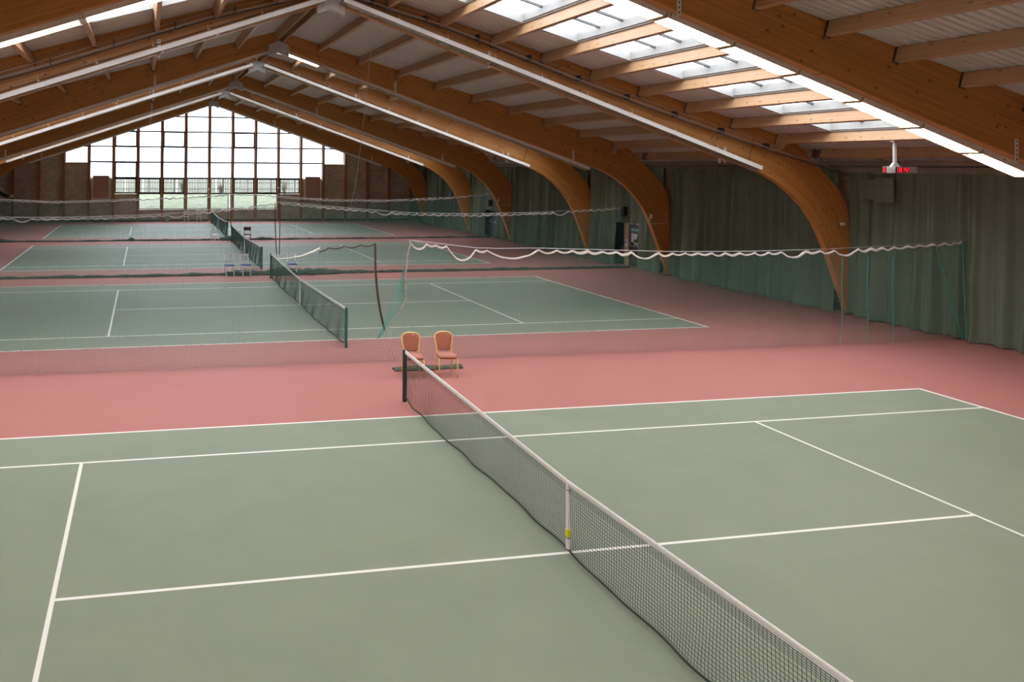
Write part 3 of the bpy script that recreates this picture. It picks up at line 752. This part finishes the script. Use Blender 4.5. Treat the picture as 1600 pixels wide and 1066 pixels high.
# conduits on columns of third and fifth arches, camera on second
for (nm, y) in (ARCH[2], ARCH[4]):
    root = empty('conduit', (0, y-.02, 0)); tag(root, 'thin U-shaped white conduit on right column of the %s arch' % nm, 'conduit', 'white conduits on the columns')
    mb = MB(); mb.tube([(17.98, 0, 2.95), (17.98, 0, 2.42), (17.93, 0, 2.37), (17.2, -.02, 2.37), (17.13, -.02, 2.40), (17.13, -.02, 2.72)], .014, WHITEM, 6); mb.obj('pipe', root, True)
    mb = MB(); mb.tube([(17.20, -.03, 2.62), (17.20, -.03, 2.80)], .05, WHITEM, 10); mb.obj('sensor', root, True)
root = empty('security_camera', (17.78, 13.25, 3.08)); tag(root, 'small white security camera on right column of second arch', 'security camera')
mb = MB(); mb.tube([(-.10, -.12, 0), (.10, -.12, .0)], .045, WHITEM, 12); mb.obj('body', root, True)
mb = MB(); mb.tube([(.05, 0, .0), (.05, -.10, 0)], .02, WHITEM, 8); mb.tube([(-.105, -.12, 0), (-.12, -.12, 0)], .03, BLACKM, 10); mb.obj('mount', root, True)

# clock ----------------------------------------------------------------------
SEG = {'0': 'abcdef', '1': 'bc', '2': 'abged', '3': 'abgcd', '4': 'fgbc'}
root = empty('digital_clock', (15.54, 9.15, 4.93), 0.10); tag(root, 'grey digital clock with red numerals hanging from a roof purlin', 'clock')
mb = MB(); mb.bx(-.56, .60, -.07, .07, -.09, .09, PLATE); smooth_bevel(mb.obj('case', root), .008, 2)
mb = MB(); mb.bx(-.24, .27, -.078, -.07, -.085, .085, BLACKM); mb.bx(-.57, -.56, -.06, .06, -.085, .085, BLACKM); mb.obj('screen', root)
mb = MB(); cw, ch = .058, .125
def seg(mb, s, x0, z0, P_):
    t = .013
    D = {'a': (x0, x0+cw, z0+ch-t, z0+ch), 'd': (x0, x0+cw, z0, z0+t), 'g': (x0, x0+cw, z0+ch/2-t/2, z0+ch/2+t/2), 'f': (x0, x0+t, z0+ch/2, z0+ch), 'e': (x0, x0+t, z0, z0+ch/2), 'b': (x0+cw-t, x0+cw, z0+ch/2, z0+ch), 'c': (x0+cw-t, x0+cw, z0, z0+ch/2)}[s]
    P_(mb, *D)
for i, chh in enumerate('130142'):
    for s in SEG[chh]: seg(mb, s, -.225+i*.083, -.0625, lambda m_, a, b, c, d: m_.bx(a, b, -.082, -.078, c, d, LED))
mb.obj('numerals', root)
mb = MB()
for s in 'abcdefg': seg(mb, s, -.03, -.0625, lambda m_, a, b, c, d: m_.bx(-.574, -.57, a, b, c, d, LED))
mb.obj('end_numerals', root)
mb = MB(); mb.bx(-.21, -.13, -.03, .03, .15, .80, PLATE); mb.add([(-.33, -.04, .09), (-.01, -.04, .09), (-.12, -.04, .2), (-.22, -.04, .2), (-.33, .04, .09), (-.01, .04, .09), (-.12, .04, .2), (-.22, .04, .2)], [(0, 1, 2, 3), (7, 6, 5, 4), (0, 4, 5, 1), (1, 5, 6, 2), (2, 6, 7, 3), (3, 7, 4, 0)], PLATE)
mb.bx(-.28, -.06, -.05, .05, .795, .815, PLATE); mb.obj('hanger_post', root)

# divider nets ------------------------------------------------------------------
def topfun(sag_mid):
    def f(x, n_): return 0
    return f
def net_top(n_, x):
    a = abs(x)
    if n_ == 0:
        P_ = [(-18.2, 2.95), (-14, 2.66), (-9, 2.58), (-5, 2.60), (-2.2, 2.64), (-1.9, 2.64), (-1.3, 2.72), (-1.08, 2.90), (.3, 3.01), (1.22, 3.04), (3.2, 2.80), (4.7, 2.80), (8.6, 2.66), (11, 2.64), (13.7, 2.68), (15.9, 2.76), (18.2, 2.90)]
    elif n_ == 1:
        P_ = [(-18.2, 3.0), (-14, 2.66), (-11.4, 2.58), (-9.9, 2.55), (-7.5, 2.58), (-5.3, 2.65), (-3.3, 2.76), (-1.6, 2.95), (.4, 3.20), (.7, 3.22), (2.5, 3.04), (4.3, 2.89), (6.8, 2.70), (10, 2.63), (13.6, 2.70), (17.6, 2.94), (18.2, 3.0)]
    else:
        P_ = [(-18.2, 2.95), (-14.1, 2.62), (-11, 2.48), (-8, 2.55), (-4.9, 2.70), (-2.4, 2.82), (.1, 2.98), (2.6, 2.92), (4.1, 2.76), (6.9, 2.59), (10.4, 2.54), (15, 2.75), (18.2, 3.05)]
    for (x0, z0), (x1, z1) in zip(P_, P_[1:]):
        if x <= x1: return z0+(z1-z0)*(x-x0)/(x1-x0)
    return P_[-1][1]
# explicit scallops of the nearest net right of its opening: (x, drop)
def catenary(xs, sag_of):
    """list of clip positions -> function drop(x)"""
    def f(x):
        for i in range(len(xs)-1):
            if xs[i] <= x <= xs[i+1]:
                t = (x-xs[i])/(xs[i+1]-xs[i]); return 4*sag_of(i)*t*(1-t)
        return 0
    return f
NETY = [lambda x: 9.62-.012*x, lambda x: 25.55, lambda x: 41.0]
ORDN = ['nearest', 'middle', 'farthest']
def half_net(n_, side, xa, xb, edge_bot, spec):
    """xa = opening edge x, xb = wall end"""
    sn = 'left' if side < 0 else 'right'
    rnd = random.Random(n_*5+side+10)
    x0, x1 = (xb, xa) if side < 0 else (xa, xb)
    clips = []; sags = []
    if n_ == 0 and side > 0:
        for c, s in ((1.22, .16), (1.68, .06), (1.92, .06), (2.22, .32), (3.0, .05), (3.30, .22), (4.75, .09)): clips.append(c); sags.append(s)
        x = 5.25
    else: x = x0
    while x < x1:
        clips.append(x); big = rnd.random() < .08
        sags.append(.16 if big and n_ < 2 else rnd.uniform(.05, .085)); x += (.80 if big else rnd.uniform(.38, .46))*(1 if n_ else 1.0)
    clips.append(x1)
    drop = catenary(clips, lambda i: sags[min(i, len(sags)-1)])
    def S(x, t):
        """surface point: x along, t 0 bottom..1 top"""
        z = .03+(net_top(n_, x)-drop(x)-.05-.03)*t
        y = NETY[n_](x)
        # gathers
        g = .05*math.sin(x*3.1+n_)+.035*math.sin(x*7.7+2)+.05*noise.noise((x*.9, z*.6, n_+side))
        g *= (.35+.65*(1-t))
        d = abs(x-xa); e = math.exp(-d/.7)
        xx = x+(edge_bot-xa)*(1-t)**(1.2 if n_ == 0 and side > 0 else 2.4)*e
        zz = z-.012*math.sin(x*9+z*1.2)*(1-t)*t*4
        return Vector((xx, y+g, zz))
    root = empty('divider_net', (0, 0, 0)); 
    tag(root, '%s half of the %s green divider net, %s' % (sn, ORDN[n_], spec), 'netting', 'divider nets between the courts')
    mb = MB(); pitch = .055 if n_ == 0 else .065; th = [.0021, .0030, .0038][n_]
    # vertical strands
    nv = int((x1-x0)/pitch); nh = int(2.75/pitch)
    V = []; Fc = []
    def strand(pts, nrm):
        b = len(V)
        for p in pts:
            p = Vector(p)
            V.append(p+nrm*th); V.append(p-nrm*th*.5+Vector((0, -th, 0))); V.append(p-nrm*th*.5+Vector((0, th, 0)))
        for i in range(len(pts)-1):
            for k in range(3):
                Fc.append((b+3*i+k, b+3*i+(k+1) % 3, b+3*i+3+(k+1) % 3, b+3*i+3+k))
    X = Vector((1, 0, 0)); Z = Vector((0, 0, 1))
    for i in range(nv+1):
        x = x0+(x1-x0)*i/nv; strand([S(x, t) for t in (0, .17, .33, .5, .67, .83, 1)], X)
    dx = .12; ns = int((x1-x0)/dx)
    for j in range(nh+1):
        t = j/nh; strand([S(x0+(x1-x0)*i/ns, t) for i in range(ns+1)], Z)
    mb.add(V, Fc, NETG); mb.obj('netting', root)
    # header tape
    show = spec != 'top tape missing'
    mb = MB(); st = .045; n = int((x1-x0)/st); vs = []; hh = [.034, .036, .04][n_]
    for i in range(n+1):
        x = x0+(x1-x0)*i/n; z = net_top(n_, x)-drop(x)-.03; y = NETY[n_](x); w2 = hh*(.45 if (n_ == 0 and side < 0) else (.55+.45*abs(noise.noise((x*.9, n_, 1))*2)))
        for (a, b) in ((-.012, -w2), (.012, -w2), (.012, w2), (-.012, w2)): vs.append((x, y+a+.02*math.sin(x*15), z+b))
    fs = []
    for i in range(n):
        for k in range(4): fs.append((4*i+k, 4*i+(k+1) % 4, 4*i+4+(k+1) % 4, 4*i+4+k))
    if n_ == 0 and side < 0:
        # brown tape only near the opening, thin cord beyond
        cut = int((-1.1-x0)/(x1-x0)*n)
        mb.add([vs[q] for q in range(4*cut, len(vs))], [tuple(q-4*cut for q in f) for f in fs if min(f) >= 4*cut], TAPEK)
        mb.tube([(x0+(x1-x0)*i/n, NETY[0](0), net_top(0, x0+(x1-x0)*i/n)-.03) for i in range(0, cut+1, 3)], [.0025]*len(range(0, cut+1, 3)), NETG, 4)
        wc = [(-2.2, 2.62), (-1.9, 2.64), (-1.55, 2.69), (-1.25, 2.80), (-1.1, 2.88)]
        mb.tube([(x, NETY[0](x)-.01, z) for x, z in wc], [.008, .012, .018, .028, .02], TAPEW, 6)
    else: mb.add(vs, fs, TAPEW)
    tag(mb.obj('header_tape', root), 'brown tape along the top edge' if (n_ == 0 and side < 0) else 'white scalloped tape along the top edge')
    # edge tape at the opening
    mb = MB(); pts = []
    for k in range(17):
        t = 1-k/16*.74
        p = S(xa, t)
        if n_ == 0 and side > 0:
            kx = [(1, 1.22), (.91, 1.15), (.81, 1.12), (.72, 1.07), (.62, 1.09), (.59, 1.07), (.565, 1.14), (.475, 1.02), (.37, .82), (.27, .58), (.2, .44)]
            for (ta, xa_), (tb, xb_) in zip(kx, kx[1:]):
                if tb <= t <= ta+1e-6: p.x = xb_+(xa_-xb_)*(t-tb)/(ta-tb)
            p.y -= .06
        pts.append(p)
    mb.tube(pts, [.03, .022, .026][n_] if not (n_ == 0 and side > 0) else .02, TAPEK if not (n_ == 0 and side > 0) else plain('pale_edge_tape', (.38, .32, .27), .8, noise_amt=.4, nscale=18), 6)
    mb.obj('edge_tape', root)
    if n_ == 0 and side > 0:
        # gathered teal fold hanging beside the edge
        mb = MB(); vs = []
        A = [(1.08, 2.41), (.98, 2.17), (.85, 1.88), (.75, 1.6), (.62, 1.18), (.49, .86), (.36, .60)]
        B = [(1.11, 2.41), (1.10, 2.17), (1.07, 1.88), (1.12, 1.62), (.90, 1.2), (.66, .90), (.42, .62)]
        V = []; Fc = []
        for q in range(17):
            f = q/16; strand([Vector((a[0]+(b[0]-a[0])*f, 9.55+.03*math.sin(q), a[1]+(b[1]-a[1])*f)) for a, b in zip(A, B)], Vector((1, 0, 0)))
        for q in range(110):
            f = q/109*5.99; i = int(f); g = f-i
            a = Vector((A[i][0]+(A[i+1][0]-A[i][0])*g, 9.55, A[i][1]+(A[i+1][1]-A[i][1])*g)); b = Vector((B[i][0]+(B[i+1][0]-B[i][0])*g, 9.56, B[i][1]+(B[i+1][1]-B[i][1])*g))
            strand([a, b], Vector((0, 0, 1)))
        mb.add(V, Fc, plain('teal_twine', (.07, .34, .30), .8)); mb.obj('gathered_fold', root)
    return root
half_net(0, 1, 1.22, 17.95, .62, 'pale frayed edge')
half_net(0, -1, .32, -18.0, .86, 'brown tape at its opening')
half_net(1, 1, .64, 18.0, .62, 'over the red floor before third court')
half_net(1, -1, .42, -18.0, .62, 'over the red floor before third court')
half_net(2, 1, .08, 18.0, .15, 'before the court by the gable')
half_net(2, -1, -.10, -18.0, -.05, 'before the court by the gable')
for n_ in range(3):
    mb = MB(); xs_ = [-18.2+36.4*i/60 for i in range(61)]
    mb.tube([(x, NETY[n_](x)+.02, net_top(n_, x)+.012) for x in xs_ if not (n_ == 0 and x < 1.15)], .005, STEEL, 4)
    o = mb.obj('support_wire'); tag(o, 'thin support wire stretched above the %s divider net' % ORDN[n_], 'wire', 'divider net support wires')
# teal pull cords by the right end of the nearest net
for (u, lab) in ((13.9, 'left'), (14.75, 'middle'), (15.6, 'right')):
    mb = MB(); y = 9.40; pts = [(u+.02*math.sin(z*3)-.10*(2.6-z)*.15, y, z) for z in [.05+.3*k for k in range(9)]]
    mb.tube(pts, .010, plain('teal_cord', (.03, .32, .30), .7), 6); o = mb.obj('cord'); tag(o, '%s of three teal cords hanging in the nearest net near right wall' % lab, 'cord', 'teal cords in the nearest net')
mb = MB(); mb.tube([(17.0, 9.35, 2.78), (17.25, 9.34, 2.0), (17.5, 9.33, 1.2), (17.78, 9.32, .4), (17.85, 9.3, .06)], .012, bpy.data.materials['teal_cord'], 6); mb.tube([(17.9, 9.3, 2.85), (17.92, 9.3, 1.6), (17.98, 9.28, .05)], .014, bpy.data.materials['teal_cord'], 6)
o = mb.obj('edge_cord'); tag(o, 'teal cord loop at the curtain end of the nearest net', 'cord')
mb = MB(); mb.tube([(1.3, 13.0, 9.75), (3.0, 20, 7.0), (4.9, 28, 4.2), (6.4, 35, 2.0), (7.9, 40.9, .15)], .009, PLATE, 5); o = mb.obj('hoist_cord'); tag(o, 'long thin cord running from roof ridge down to far floor', 'cord')

# fallen skirts along the far dividers ------------------------------------------------
def skirt(y, heap, seed, lab, x0=-18.0, x1=18.0, base=.05, mat=SKIRT):
    rnd = random.Random(seed); n = int((x1-x0)/.12); m = 10; vs = []
    for i in range(n+1):
        x = x0+(x1-x0)*i/n
        r = base*(1+.7*noise.noise((x*1.1, seed, 0)))+.02
        h = 0; wd = 0
        for (hx, hw, hh, hd) in heap:
            g = math.exp(-((x-hx)/hw)**2); h += hh*g*(1+.35*noise.noise((x*4, seed, 2))); wd += hd*g
        yy = y+.10*noise.noise((x*.25, seed, 7))+.03*noise.noise((x*1.7, seed, 8))
        for j in range(m):
            a = PI*j/(m-1)
            k = 1+.30*noise.noise((x*3.3, j*.9, seed+1))
            vs.append((x, yy-math.cos(a)*(r*1.8+wd)*k, max(.003, math.sin(a)*(r+h)*k)))
    fs = [(i*m+j, i*m+j+1, (i+1)*m+j+1, (i+1)*m+j) for i in range(n) for j in range(m-1)] + [(i*m, (i+1)*m, (i+1)*m+m-1, i*m+m-1) for i in range(n)]
    fs += [tuple(range(m)), tuple(n*m+j for j in range(m))[::-1]]
    mb = MB(); mb.add(vs, fs, mat); o = mb.obj('net_skirt', smooth=True); tag(o, lab, 'sheet', 'fallen divider skirts'); return o
skirt(25.25, [(-.9, .8, .10, .25), (.7, .6, .15, .3), (2.0, 1.2, .13, .35)], 3, 'crumpled dark green skirt on the floor below the middle divider net', base=.07)
skirt(40.9, [(-.2, .5, .17, .25), (.55, .5, .15, .2), (2.2, .5, .1, .1), (-6.2, .15, .16, .05), (-14.2, .6, .1, .1)], 5, 'crumpled dark green skirt on the floor below the farthest divider net', base=.06)
skirt(8.80, [(1.2, .6, .02, .03)], 9, 'short length of rolled olive sheet on the floor behind banquet chairs', x0=.55, x1=2.28, base=.045, mat=SKIRTL)
mb = MB(); vs = []
for i in range(13):
    for j in range(9):
        x = -.2+1.5*i/12; vs.append((x, 25.35+.02*math.sin(i*1.7), .05+.42*j/8*(1-.25*abs(i-5)/8)))
mb.add(vs, [(i*9+j, (i+1)*9+j, (i+1)*9+j+1, i*9+j+1) for i in range(12) for j in range(8)], SKIRT)

# tennis nets ------------------------------------------------------------------
def tennis_net(ci, lab, fine):
    c = COURTS[ci]; HP = 6.40; root = empty('tennis_net', (0, c, 0)); tag(root, lab, 'tennis net', 'tennis nets across the courts')
    def top(y): return 1.07-(1.07-.914)*(1-(abs(y)/HP)**1.0)
    def S(y, t):
        z = .03+(top(y)-.03-.03)*t
        e = min(1, (HP-abs(y))/.5)
        bx = (.022*math.sin(y*1.1+ci)+.014*math.sin(y*3.7+1+ci))*(1-t)**1.5*e
        if t < .999: z += .10*(1-t)**3*(1-e)
        s = 1.0
        return Vector((bx+.012*math.sin(y*6+t*5)*(1-t), y*(1-.004*(1-t)), z))
    mb = MB(); V = []; Fc = []; th = .0026 if fine else .0026
    def strand(pts, ax, th=th):
        b = len(V); n = 3
        for p in pts:
            if ax == 'z': V.extend([p+Vector((0, th, 0)), p+Vector((-th, -th*.6, 0)), p+Vector((th, -th*.6, 0))])
            else: V.extend([p+Vector((0, 0, th)), p+Vector((-th, 0, -th*.6)), p+Vector((th, 0, -th*.6))])
        for i in range(len(pts)-1):
            for k in range(3): Fc.append((b+3*i+k, b+3*i+(k+1) % 3, b+3*i+3+(k+1) % 3, b+3*i+3+k))
    P_ = .046; nv = int(2*HP/P_); nh = 21
    for i in range(nv+1):
        y = -HP+.04+(2*HP-.08)*i/nv; strand([S(y, t/8) for t in range(9)], 'z')
    for j in range(nh+1):
        strand([S(-HP+.04+(2*HP-.08)*i/150, j/nh) for i in range(151)], 'y')
    # doubled top rows
    for j in (nh-.5, nh-1.5, nh-2.5): strand([S(-HP+.04+(2*HP-.08)*i/150, j/nh) for i in range(151)], 'y')
    if fine:
        K = .0045
        for i in range(nv+1):
            y = -HP+.04+(2*HP-.08)*i/nv
            if y > 5.5 and i % 2: continue
            for j in range(nh+1):
                p = S(y, j/nh); b = len(V)
                V.extend([p+Vector((0, 0, K)), p+Vector((K, 0, 0)), p+Vector((0, K, 0)), p+Vector((-K, 0, 0)), p+Vector((0, -K, 0)), p+Vector((0, 0, -K))])
                Fc.extend([(b, b+1, b+2), (b, b+2, b+3), (b, b+3, b+4), (b, b+4, b+1), (b+5, b+2, b+1), (b+5, b+3, b+2), (b+5, b+4, b+3), (b+5, b+1, b+4)])
    mb.add(V, Fc, NETD); mb.obj('netting', root)
    mb = MB(); mb.tube([S(-HP+.04+(2*HP-.08)*i/120, 0) for i in range(121)], .014, NETD, 6); mb.obj('bottom_rope', root, True)
    mb = MB(); hb = .032; vs = []; n = 80
    for i in range(n+1):
        y = -HP+.05+(2*HP-.10)*i/n; z = top(y)-.028
        for (a, b) in ((-.010, -hb), (.010, -hb), (.012, hb*.6), (.006, hb), (-.006, hb), (-.012, hb*.6)): vs.append((a, y, z+b))
    fs = [(6*i+k, 6*i+(k+1) % 6, 6*i+6+(k+1) % 6, 6*i+6+k) for i in range(n) for k in range(6)]
    mb.add(vs, fs, TAPEW)
    tag(mb.obj('headband', root), 'white headband')
    mb = MB()
    for s in (-1, 1): mb.tube([(s*.0135, -HP+.05+(2*HP-.10)*i/n, top(-HP+.05+(2*HP-.10)*i/n)-.036) for i in range(n+1)], .003, plain('seam_grey', (.45, .42, .42), .8), 4)
    mb.obj('seam', root)
    mb = MB(); mb.bx(-.017, .017, -.028, .028, .05, .885, TAPEW); mb.box((0, 0, .80), (.042, .062, .02), STEEL); st = mb.obj('centre_strap', root); tag(st, 'white centre strap')
    if ci == 0:
        mb = MB(); mb.bx(-.024, .024, -.033, .033, .20, .30, YEL); mb.bx(-.023, .023, -.032, .032, .185, .20, BLUET); mb.obj('tag', st)
    for s in (-1, 1):
        pm = POSTG if (ci == 0 or s > 0) else POSTG2
        mb = MB(); mb.tube([(0, s*HP, .0), (0, s*HP, 1.06), (0, s*HP, 1.085)], [.042, .042, .034], pm, 12) if ci else mb.bx(-.04, .04, s*HP-.04, s*HP+.04, 0, 1.085, pm)
        p = mb.obj('post', root); smooth_bevel(p, .008, 2) if not ci else None
        if ci == 0:
            mb = MB(); mb.bx(-.012, .012, s*(HP-.045), s*(HP-.04), .03, 1.03, DARKM); mb.tube([(0, s*(HP-.02), 1.09), (0, s*(HP-.20), 1.075), (0, s*(HP-.35), 1.06)], .006, TAPEW, 5); mb.obj('lacing', p)
        else:
            mb = MB(); mb.tube([(0, s*(HP-.045)+.006*math.sin(k*1.9), .05+k*.04) for k in range(26)], .009, NETD, 5); mb.obj('lacing', p)
    return root
tennis_net(0, 'long black tennis net with white band on the nearest court', True)
tennis_net(1, 'tennis net with teal post on the second court from viewer', False)
tennis_net(2, 'tennis net with teal near post on the third court', False)
tennis_net(3, 'small distant tennis net on the court by the gable', False)

# chairs ------------------------------------------------------------------
def banquet_chair(loc, rz, lab):
    """front faces local -y"""
    root = empty('banquet_chair', loc, rz); tag(root, lab, 'chair', 'gold banquet chairs behind the net post')
    def backprof(z):   # half width and y of the back at height z
        P_ = [(.46, .195, .20), (.55, .175, .215), (.65, .18, .235), (.78, .205, .265), (.88, .205, .285), (.93, .16, .295), (.955, .08, .30), (.96, 0, .30)]
        return P_
    P_ = backprof(0)
    pts = [(-.205, .40, .0)]
    lft = [(-.205, .33, 0.0), (-.20, .23, .25), (-.195, .195, .44)] + [(-w_, y, z) for z, w_, y in P_]
    rgt = [(-x, y, z) for x, y, z in lft[::-1][1:]]
    mb = MB(); mb.tube([p for p in lft[2:]]+rgt[:-2], .019, GOLD, 8); tag(mb.obj('back_frame', root, True), 'gold bowed back frame')
    for s in (-1, 1):
        mb = MB(); mb.tube([(s*.205, .33, 0), (s*.20, .24, .24), (s*.195, .197, .45)], [.014, .016, .018], GOLD, 8); mb.obj('leg', root, True)
        mb = MB(); mb.tube([(s*.215, -.235, 0), (s*.215, -.225, .22), (s*.213, -.21, .40), (s*.205, -.18, .425), (s*.20, -.10, .43)], [.014, .016, .017, .017, .015], GOLD, 8); mb.obj('leg', root, True)
    mb = MB(); mb.tube([(-.213, -.20, .425), (.213, -.20, .425)], .012, GOLD, 8)
    for s in (-1, 1): mb.tube([(s*.20, -.2, .43), (s*.195, .20, .44)], .012, GOLD, 8)
    mb.tube([(-.195, .2, .44), (.195, .2, .44)], .011, GOLD, 8); mb.obj('seat_frame', root, True)
    # seat cushion
    mb = MB(); n = 20; rings = [(.435, .96), (.445, 1.0), (.475, 1.01), (.50, .94), (.512, .75), (.516, .4)]; vs = []
    for z, sc in rings:
        for k in range(n):
            a = 2*PI*k/n; cx_, cy_ = math.cos(a), math.sin(a)
            p = .28; X_ = math.copysign(abs(cx_)**p, cx_)*.215*sc; Y_ = math.copysign(abs(cy_)**p, cy_)*.215*sc
            X_ *= 1+.06*(-cy_)
            vs.append((X_, Y_-.01, z))
    fs = [(i*n+k, i*n+(k+1) % n, (i+1)*n+(k+1) % n, (i+1)*n+k) for i in range(len(rings)-1) for k in range(n)]+[tuple(range(n))[::-1], tuple((len(rings)-1)*n+k for k in range(n))]
    mb.add(vs, fs, TERRA2); mb.obj('seat', root, True)
    # back pad
    mb = MB(); rows = [(.545, .10, .212), (.565, .15, .215), (.60, .162, .222), (.68, .168, .238), (.78, .190, .262), (.86, .196, .278), (.905, .165, .288), (.932, .10, .294)]; vs = []
    m = 9
    for z, w_, y in rows:
        for side in (-1, 1):
            for k in range(m):
                f = -1+2*k/(m-1); vs.append((f*w_, y+side*(.006+.02*(1-f*f)), z-.012*(f*f if z < .56 else 0)))
    nr = len(rows); fs = []
    for i in range(nr-1):
        for k in range(m-1):
            a = i*2*m+k; fs.append((a, a+1, a+2*m+1, a+2*m)); b = a+m; fs.append((b+1, b, b+2*m, b+2*m+1))
        fs.append((i*2*m, (i+1)*2*m, (i+1)*2*m+m, i*2*m+m)); fs.append((i*2*m+m-1, i*2*m+2*m-1, (i+1)*2*m+2*m-1, (i+1)*2*m+m-1))
    for r_ in (0, nr-1):
        for k in range(m-1):
            a = r_*2*m+k; fs.append((a, a+m, a+m+1, a+1) if r_ == 0 else (a, a+1, a+m+1, a+m))
    mb.add(vs, fs, TERRA); mb.obj('backrest', root, True)
    mb = MB(); mb.box((0, .29, .932), (.075, .03, .02), plain('handle_grey', (.35, .33, .32), .5)); tag(mb.obj('hand_grip', root), 'small grey hand slot in the backrest')
    return root
banquet_chair((.83, 8.22, 0), math.radians(-8), 'gold-framed banquet chair with terracotta pads, partly behind the net post')
banquet_chair((1.645, 8.20, 0), math.radians(-8), 'gold-framed banquet chair with terracotta pads, standing clear right of the net')

def spindle_chair(loc, rz, lab, pad=True, grp='white spindle-back chairs'):
    root = empty('spindle_chair', loc, rz); tag(root, lab, 'chair', grp)
    for s in (-1, 1):
        mb = MB(); mb.bar((s*.17, -.19, 0), (s*.18, -.18, .45), .03, .03, WHITEP); mb.obj('leg', root)
        mb = MB(); mb.tube([(s*.175, .22, 0), (s*.175, .19, .45), (s*.18, .25, .92)], .017, WHITEP, 8); mb.obj('leg', root, True)
    mb = MB(); mb.bx(-.20, .20, -.20, .20, .425, .455, WHITEP); mb.obj('seat', root)
    if pad:
        mb = MB(); mb.bx(-.195, .195, -.2, .17, .455, .49, BLUE); tag(smooth_bevel(mb.obj('seat_pad', root), .012), 'blue seat pad')
    mb = MB()
    for (z, y) in ((.91, .25), (.86, .243), (.60, .212)): mb.bar((-.18, y, z), (.18, y, z), .02, .035, WHITEP)
    for k in range(6): x = -.13+.052*k; mb.bar((x, .212, .60), (x, .248, .90), .012, .012, WHITEP)
    mb.obj('backrest', root)
    mb = MB(); mb.bar((-.17, -.185, .22), (.17, -.185, .22), .016, .016, WHITEP)
    for s in (-1, 1): mb.bar((s*.172, -.185, .18), (s*.175, .20, .18), .016, .016, WHITEP)
    mb.obj('stretcher', root)
    return root
spindle_chair((-1.70, 25.0, 0), .1, 'white spindle chair with blue pad, leftmost by the second court net')
spindle_chair((-.98, 25.0, 0), .15, 'white spindle chair with blue pad, just left of teal net post')
spindle_chair((1.12, 25.0, 0), 0, 'white spindle chair with blue pad, right of the second court net')
spindle_chair((-1.0, 39.9, 0), .5, 'small white chair beside the farthest court net, grey seat', pad=False)
spindle_chair((-1.95, 56.75, 0), 0, 'tiny white chair against the gable, left one of two', pad=False)
spindle_chair((-.90, 56.75, 0), 0, 'tiny white chair against the gable, nearer the central stud', pad=False)
root = empty('side_chair', (1.05, 40.0, 0), -.1); tag(root, 'maroon upholstered chair on the floor between the two far courts', 'chair')
for s in (-1, 1):
    mb = MB(); mb.bar((s*.22, -.22, 0), (s*.22, -.22, .42), .03, .03, MAROON); mb.obj('leg', root)
    mb = MB(); mb.bar((s*.19, .22, 0), (s*.19, .22, .86), .03, .03, MAROON); mb.obj('leg', root)
mb = MB(); mb.bx(-.25, .25, -.25, .24, .41, .48, MAROON); smooth_bevel(mb.obj('seat', root), .02)
mb = MB(); mb.bx(-.24, .24, .19, .25, .66, .90, MAROON); smooth_bevel(mb.obj('backrest', root), .02)
def bin_(loc, w_, h_, lab):
    root = empty('litter_bin', loc); tag(root, lab, 'bin', 'grey litter bins'); mb = MB(); a = w_/2; b = w_/2*.82; t = .02
    vs = [(-b, -b, 0), (b, -b, 0), (b, b, 0), (-b, b, 0), (-a, -a, h_), (a, -a, h_), (a, a, h_), (-a, a, h_), (-a+t, -a+t, h_), (a-t, -a+t, h_), (a-t, a-t, h_), (-a+t, a-t, h_), (-b+t, -b+t, .03), (b-t, -b+t, .03), (b-t, b-t, .03), (-b+t, b-t, .03)]
    fs = [(3, 2, 1, 0), (12, 13, 14, 15)]
    for k in range(4): q = (k+1) % 4; fs += [(k, q, 4+q, 4+k), (4+k, 4+q, 8+q, 8+k), (8+k, 8+q, 12+q, 12+k)]
    mb.add(vs, fs, GREYB); mb.obj('bin_body', root)
    mb = MB()
    for s in (-1, 1): mb.bx(-a-.012, a+.012, s*a-.012, s*a+.012, h_-.02, h_+.01, GREYB); mb.bx(s*a-.012, s*a+.012, -a, a, h_-.02, h_+.01, GREYB)
    mb.obj('rim', root)
bin_((.42, 40.3, 0), .36, .62, 'grey litter bin behind the third court net, beside maroon chair')
bin_((-3.55, 56.8, 0), .36, .68, 'grey litter bin against the gable wall under the windows')

# dark sheet rolled up against the farthest arch on the left
root = empty('rolled_sheet', (0, 54.2, 0)); tag(root, 'dark rolled sheet with pale stripes tied at far left of the gable wall', 'sheet')
mb = MB(); mb.tube([(-17.3, 0, 3.55), (-16.95, 0, 2.9), (-16.5, 0, 2.5), (-16.0, 0, 2.3), (-15.75, 0, 2.3)], [.05, .16, .17, .13, .05], BLACKM, 10); mb.obj('roll', root, True)
mb = MB()
for d in (0, .22): mb.tube([(-16.95+d, -.16, 3.45-d*.2), (-16.55+d, -.19, 2.95-d*.2), (-16.2+d, -.16, 2.62-d*.2)], .022, PLATE, 5)
mb.obj('stripe', root)
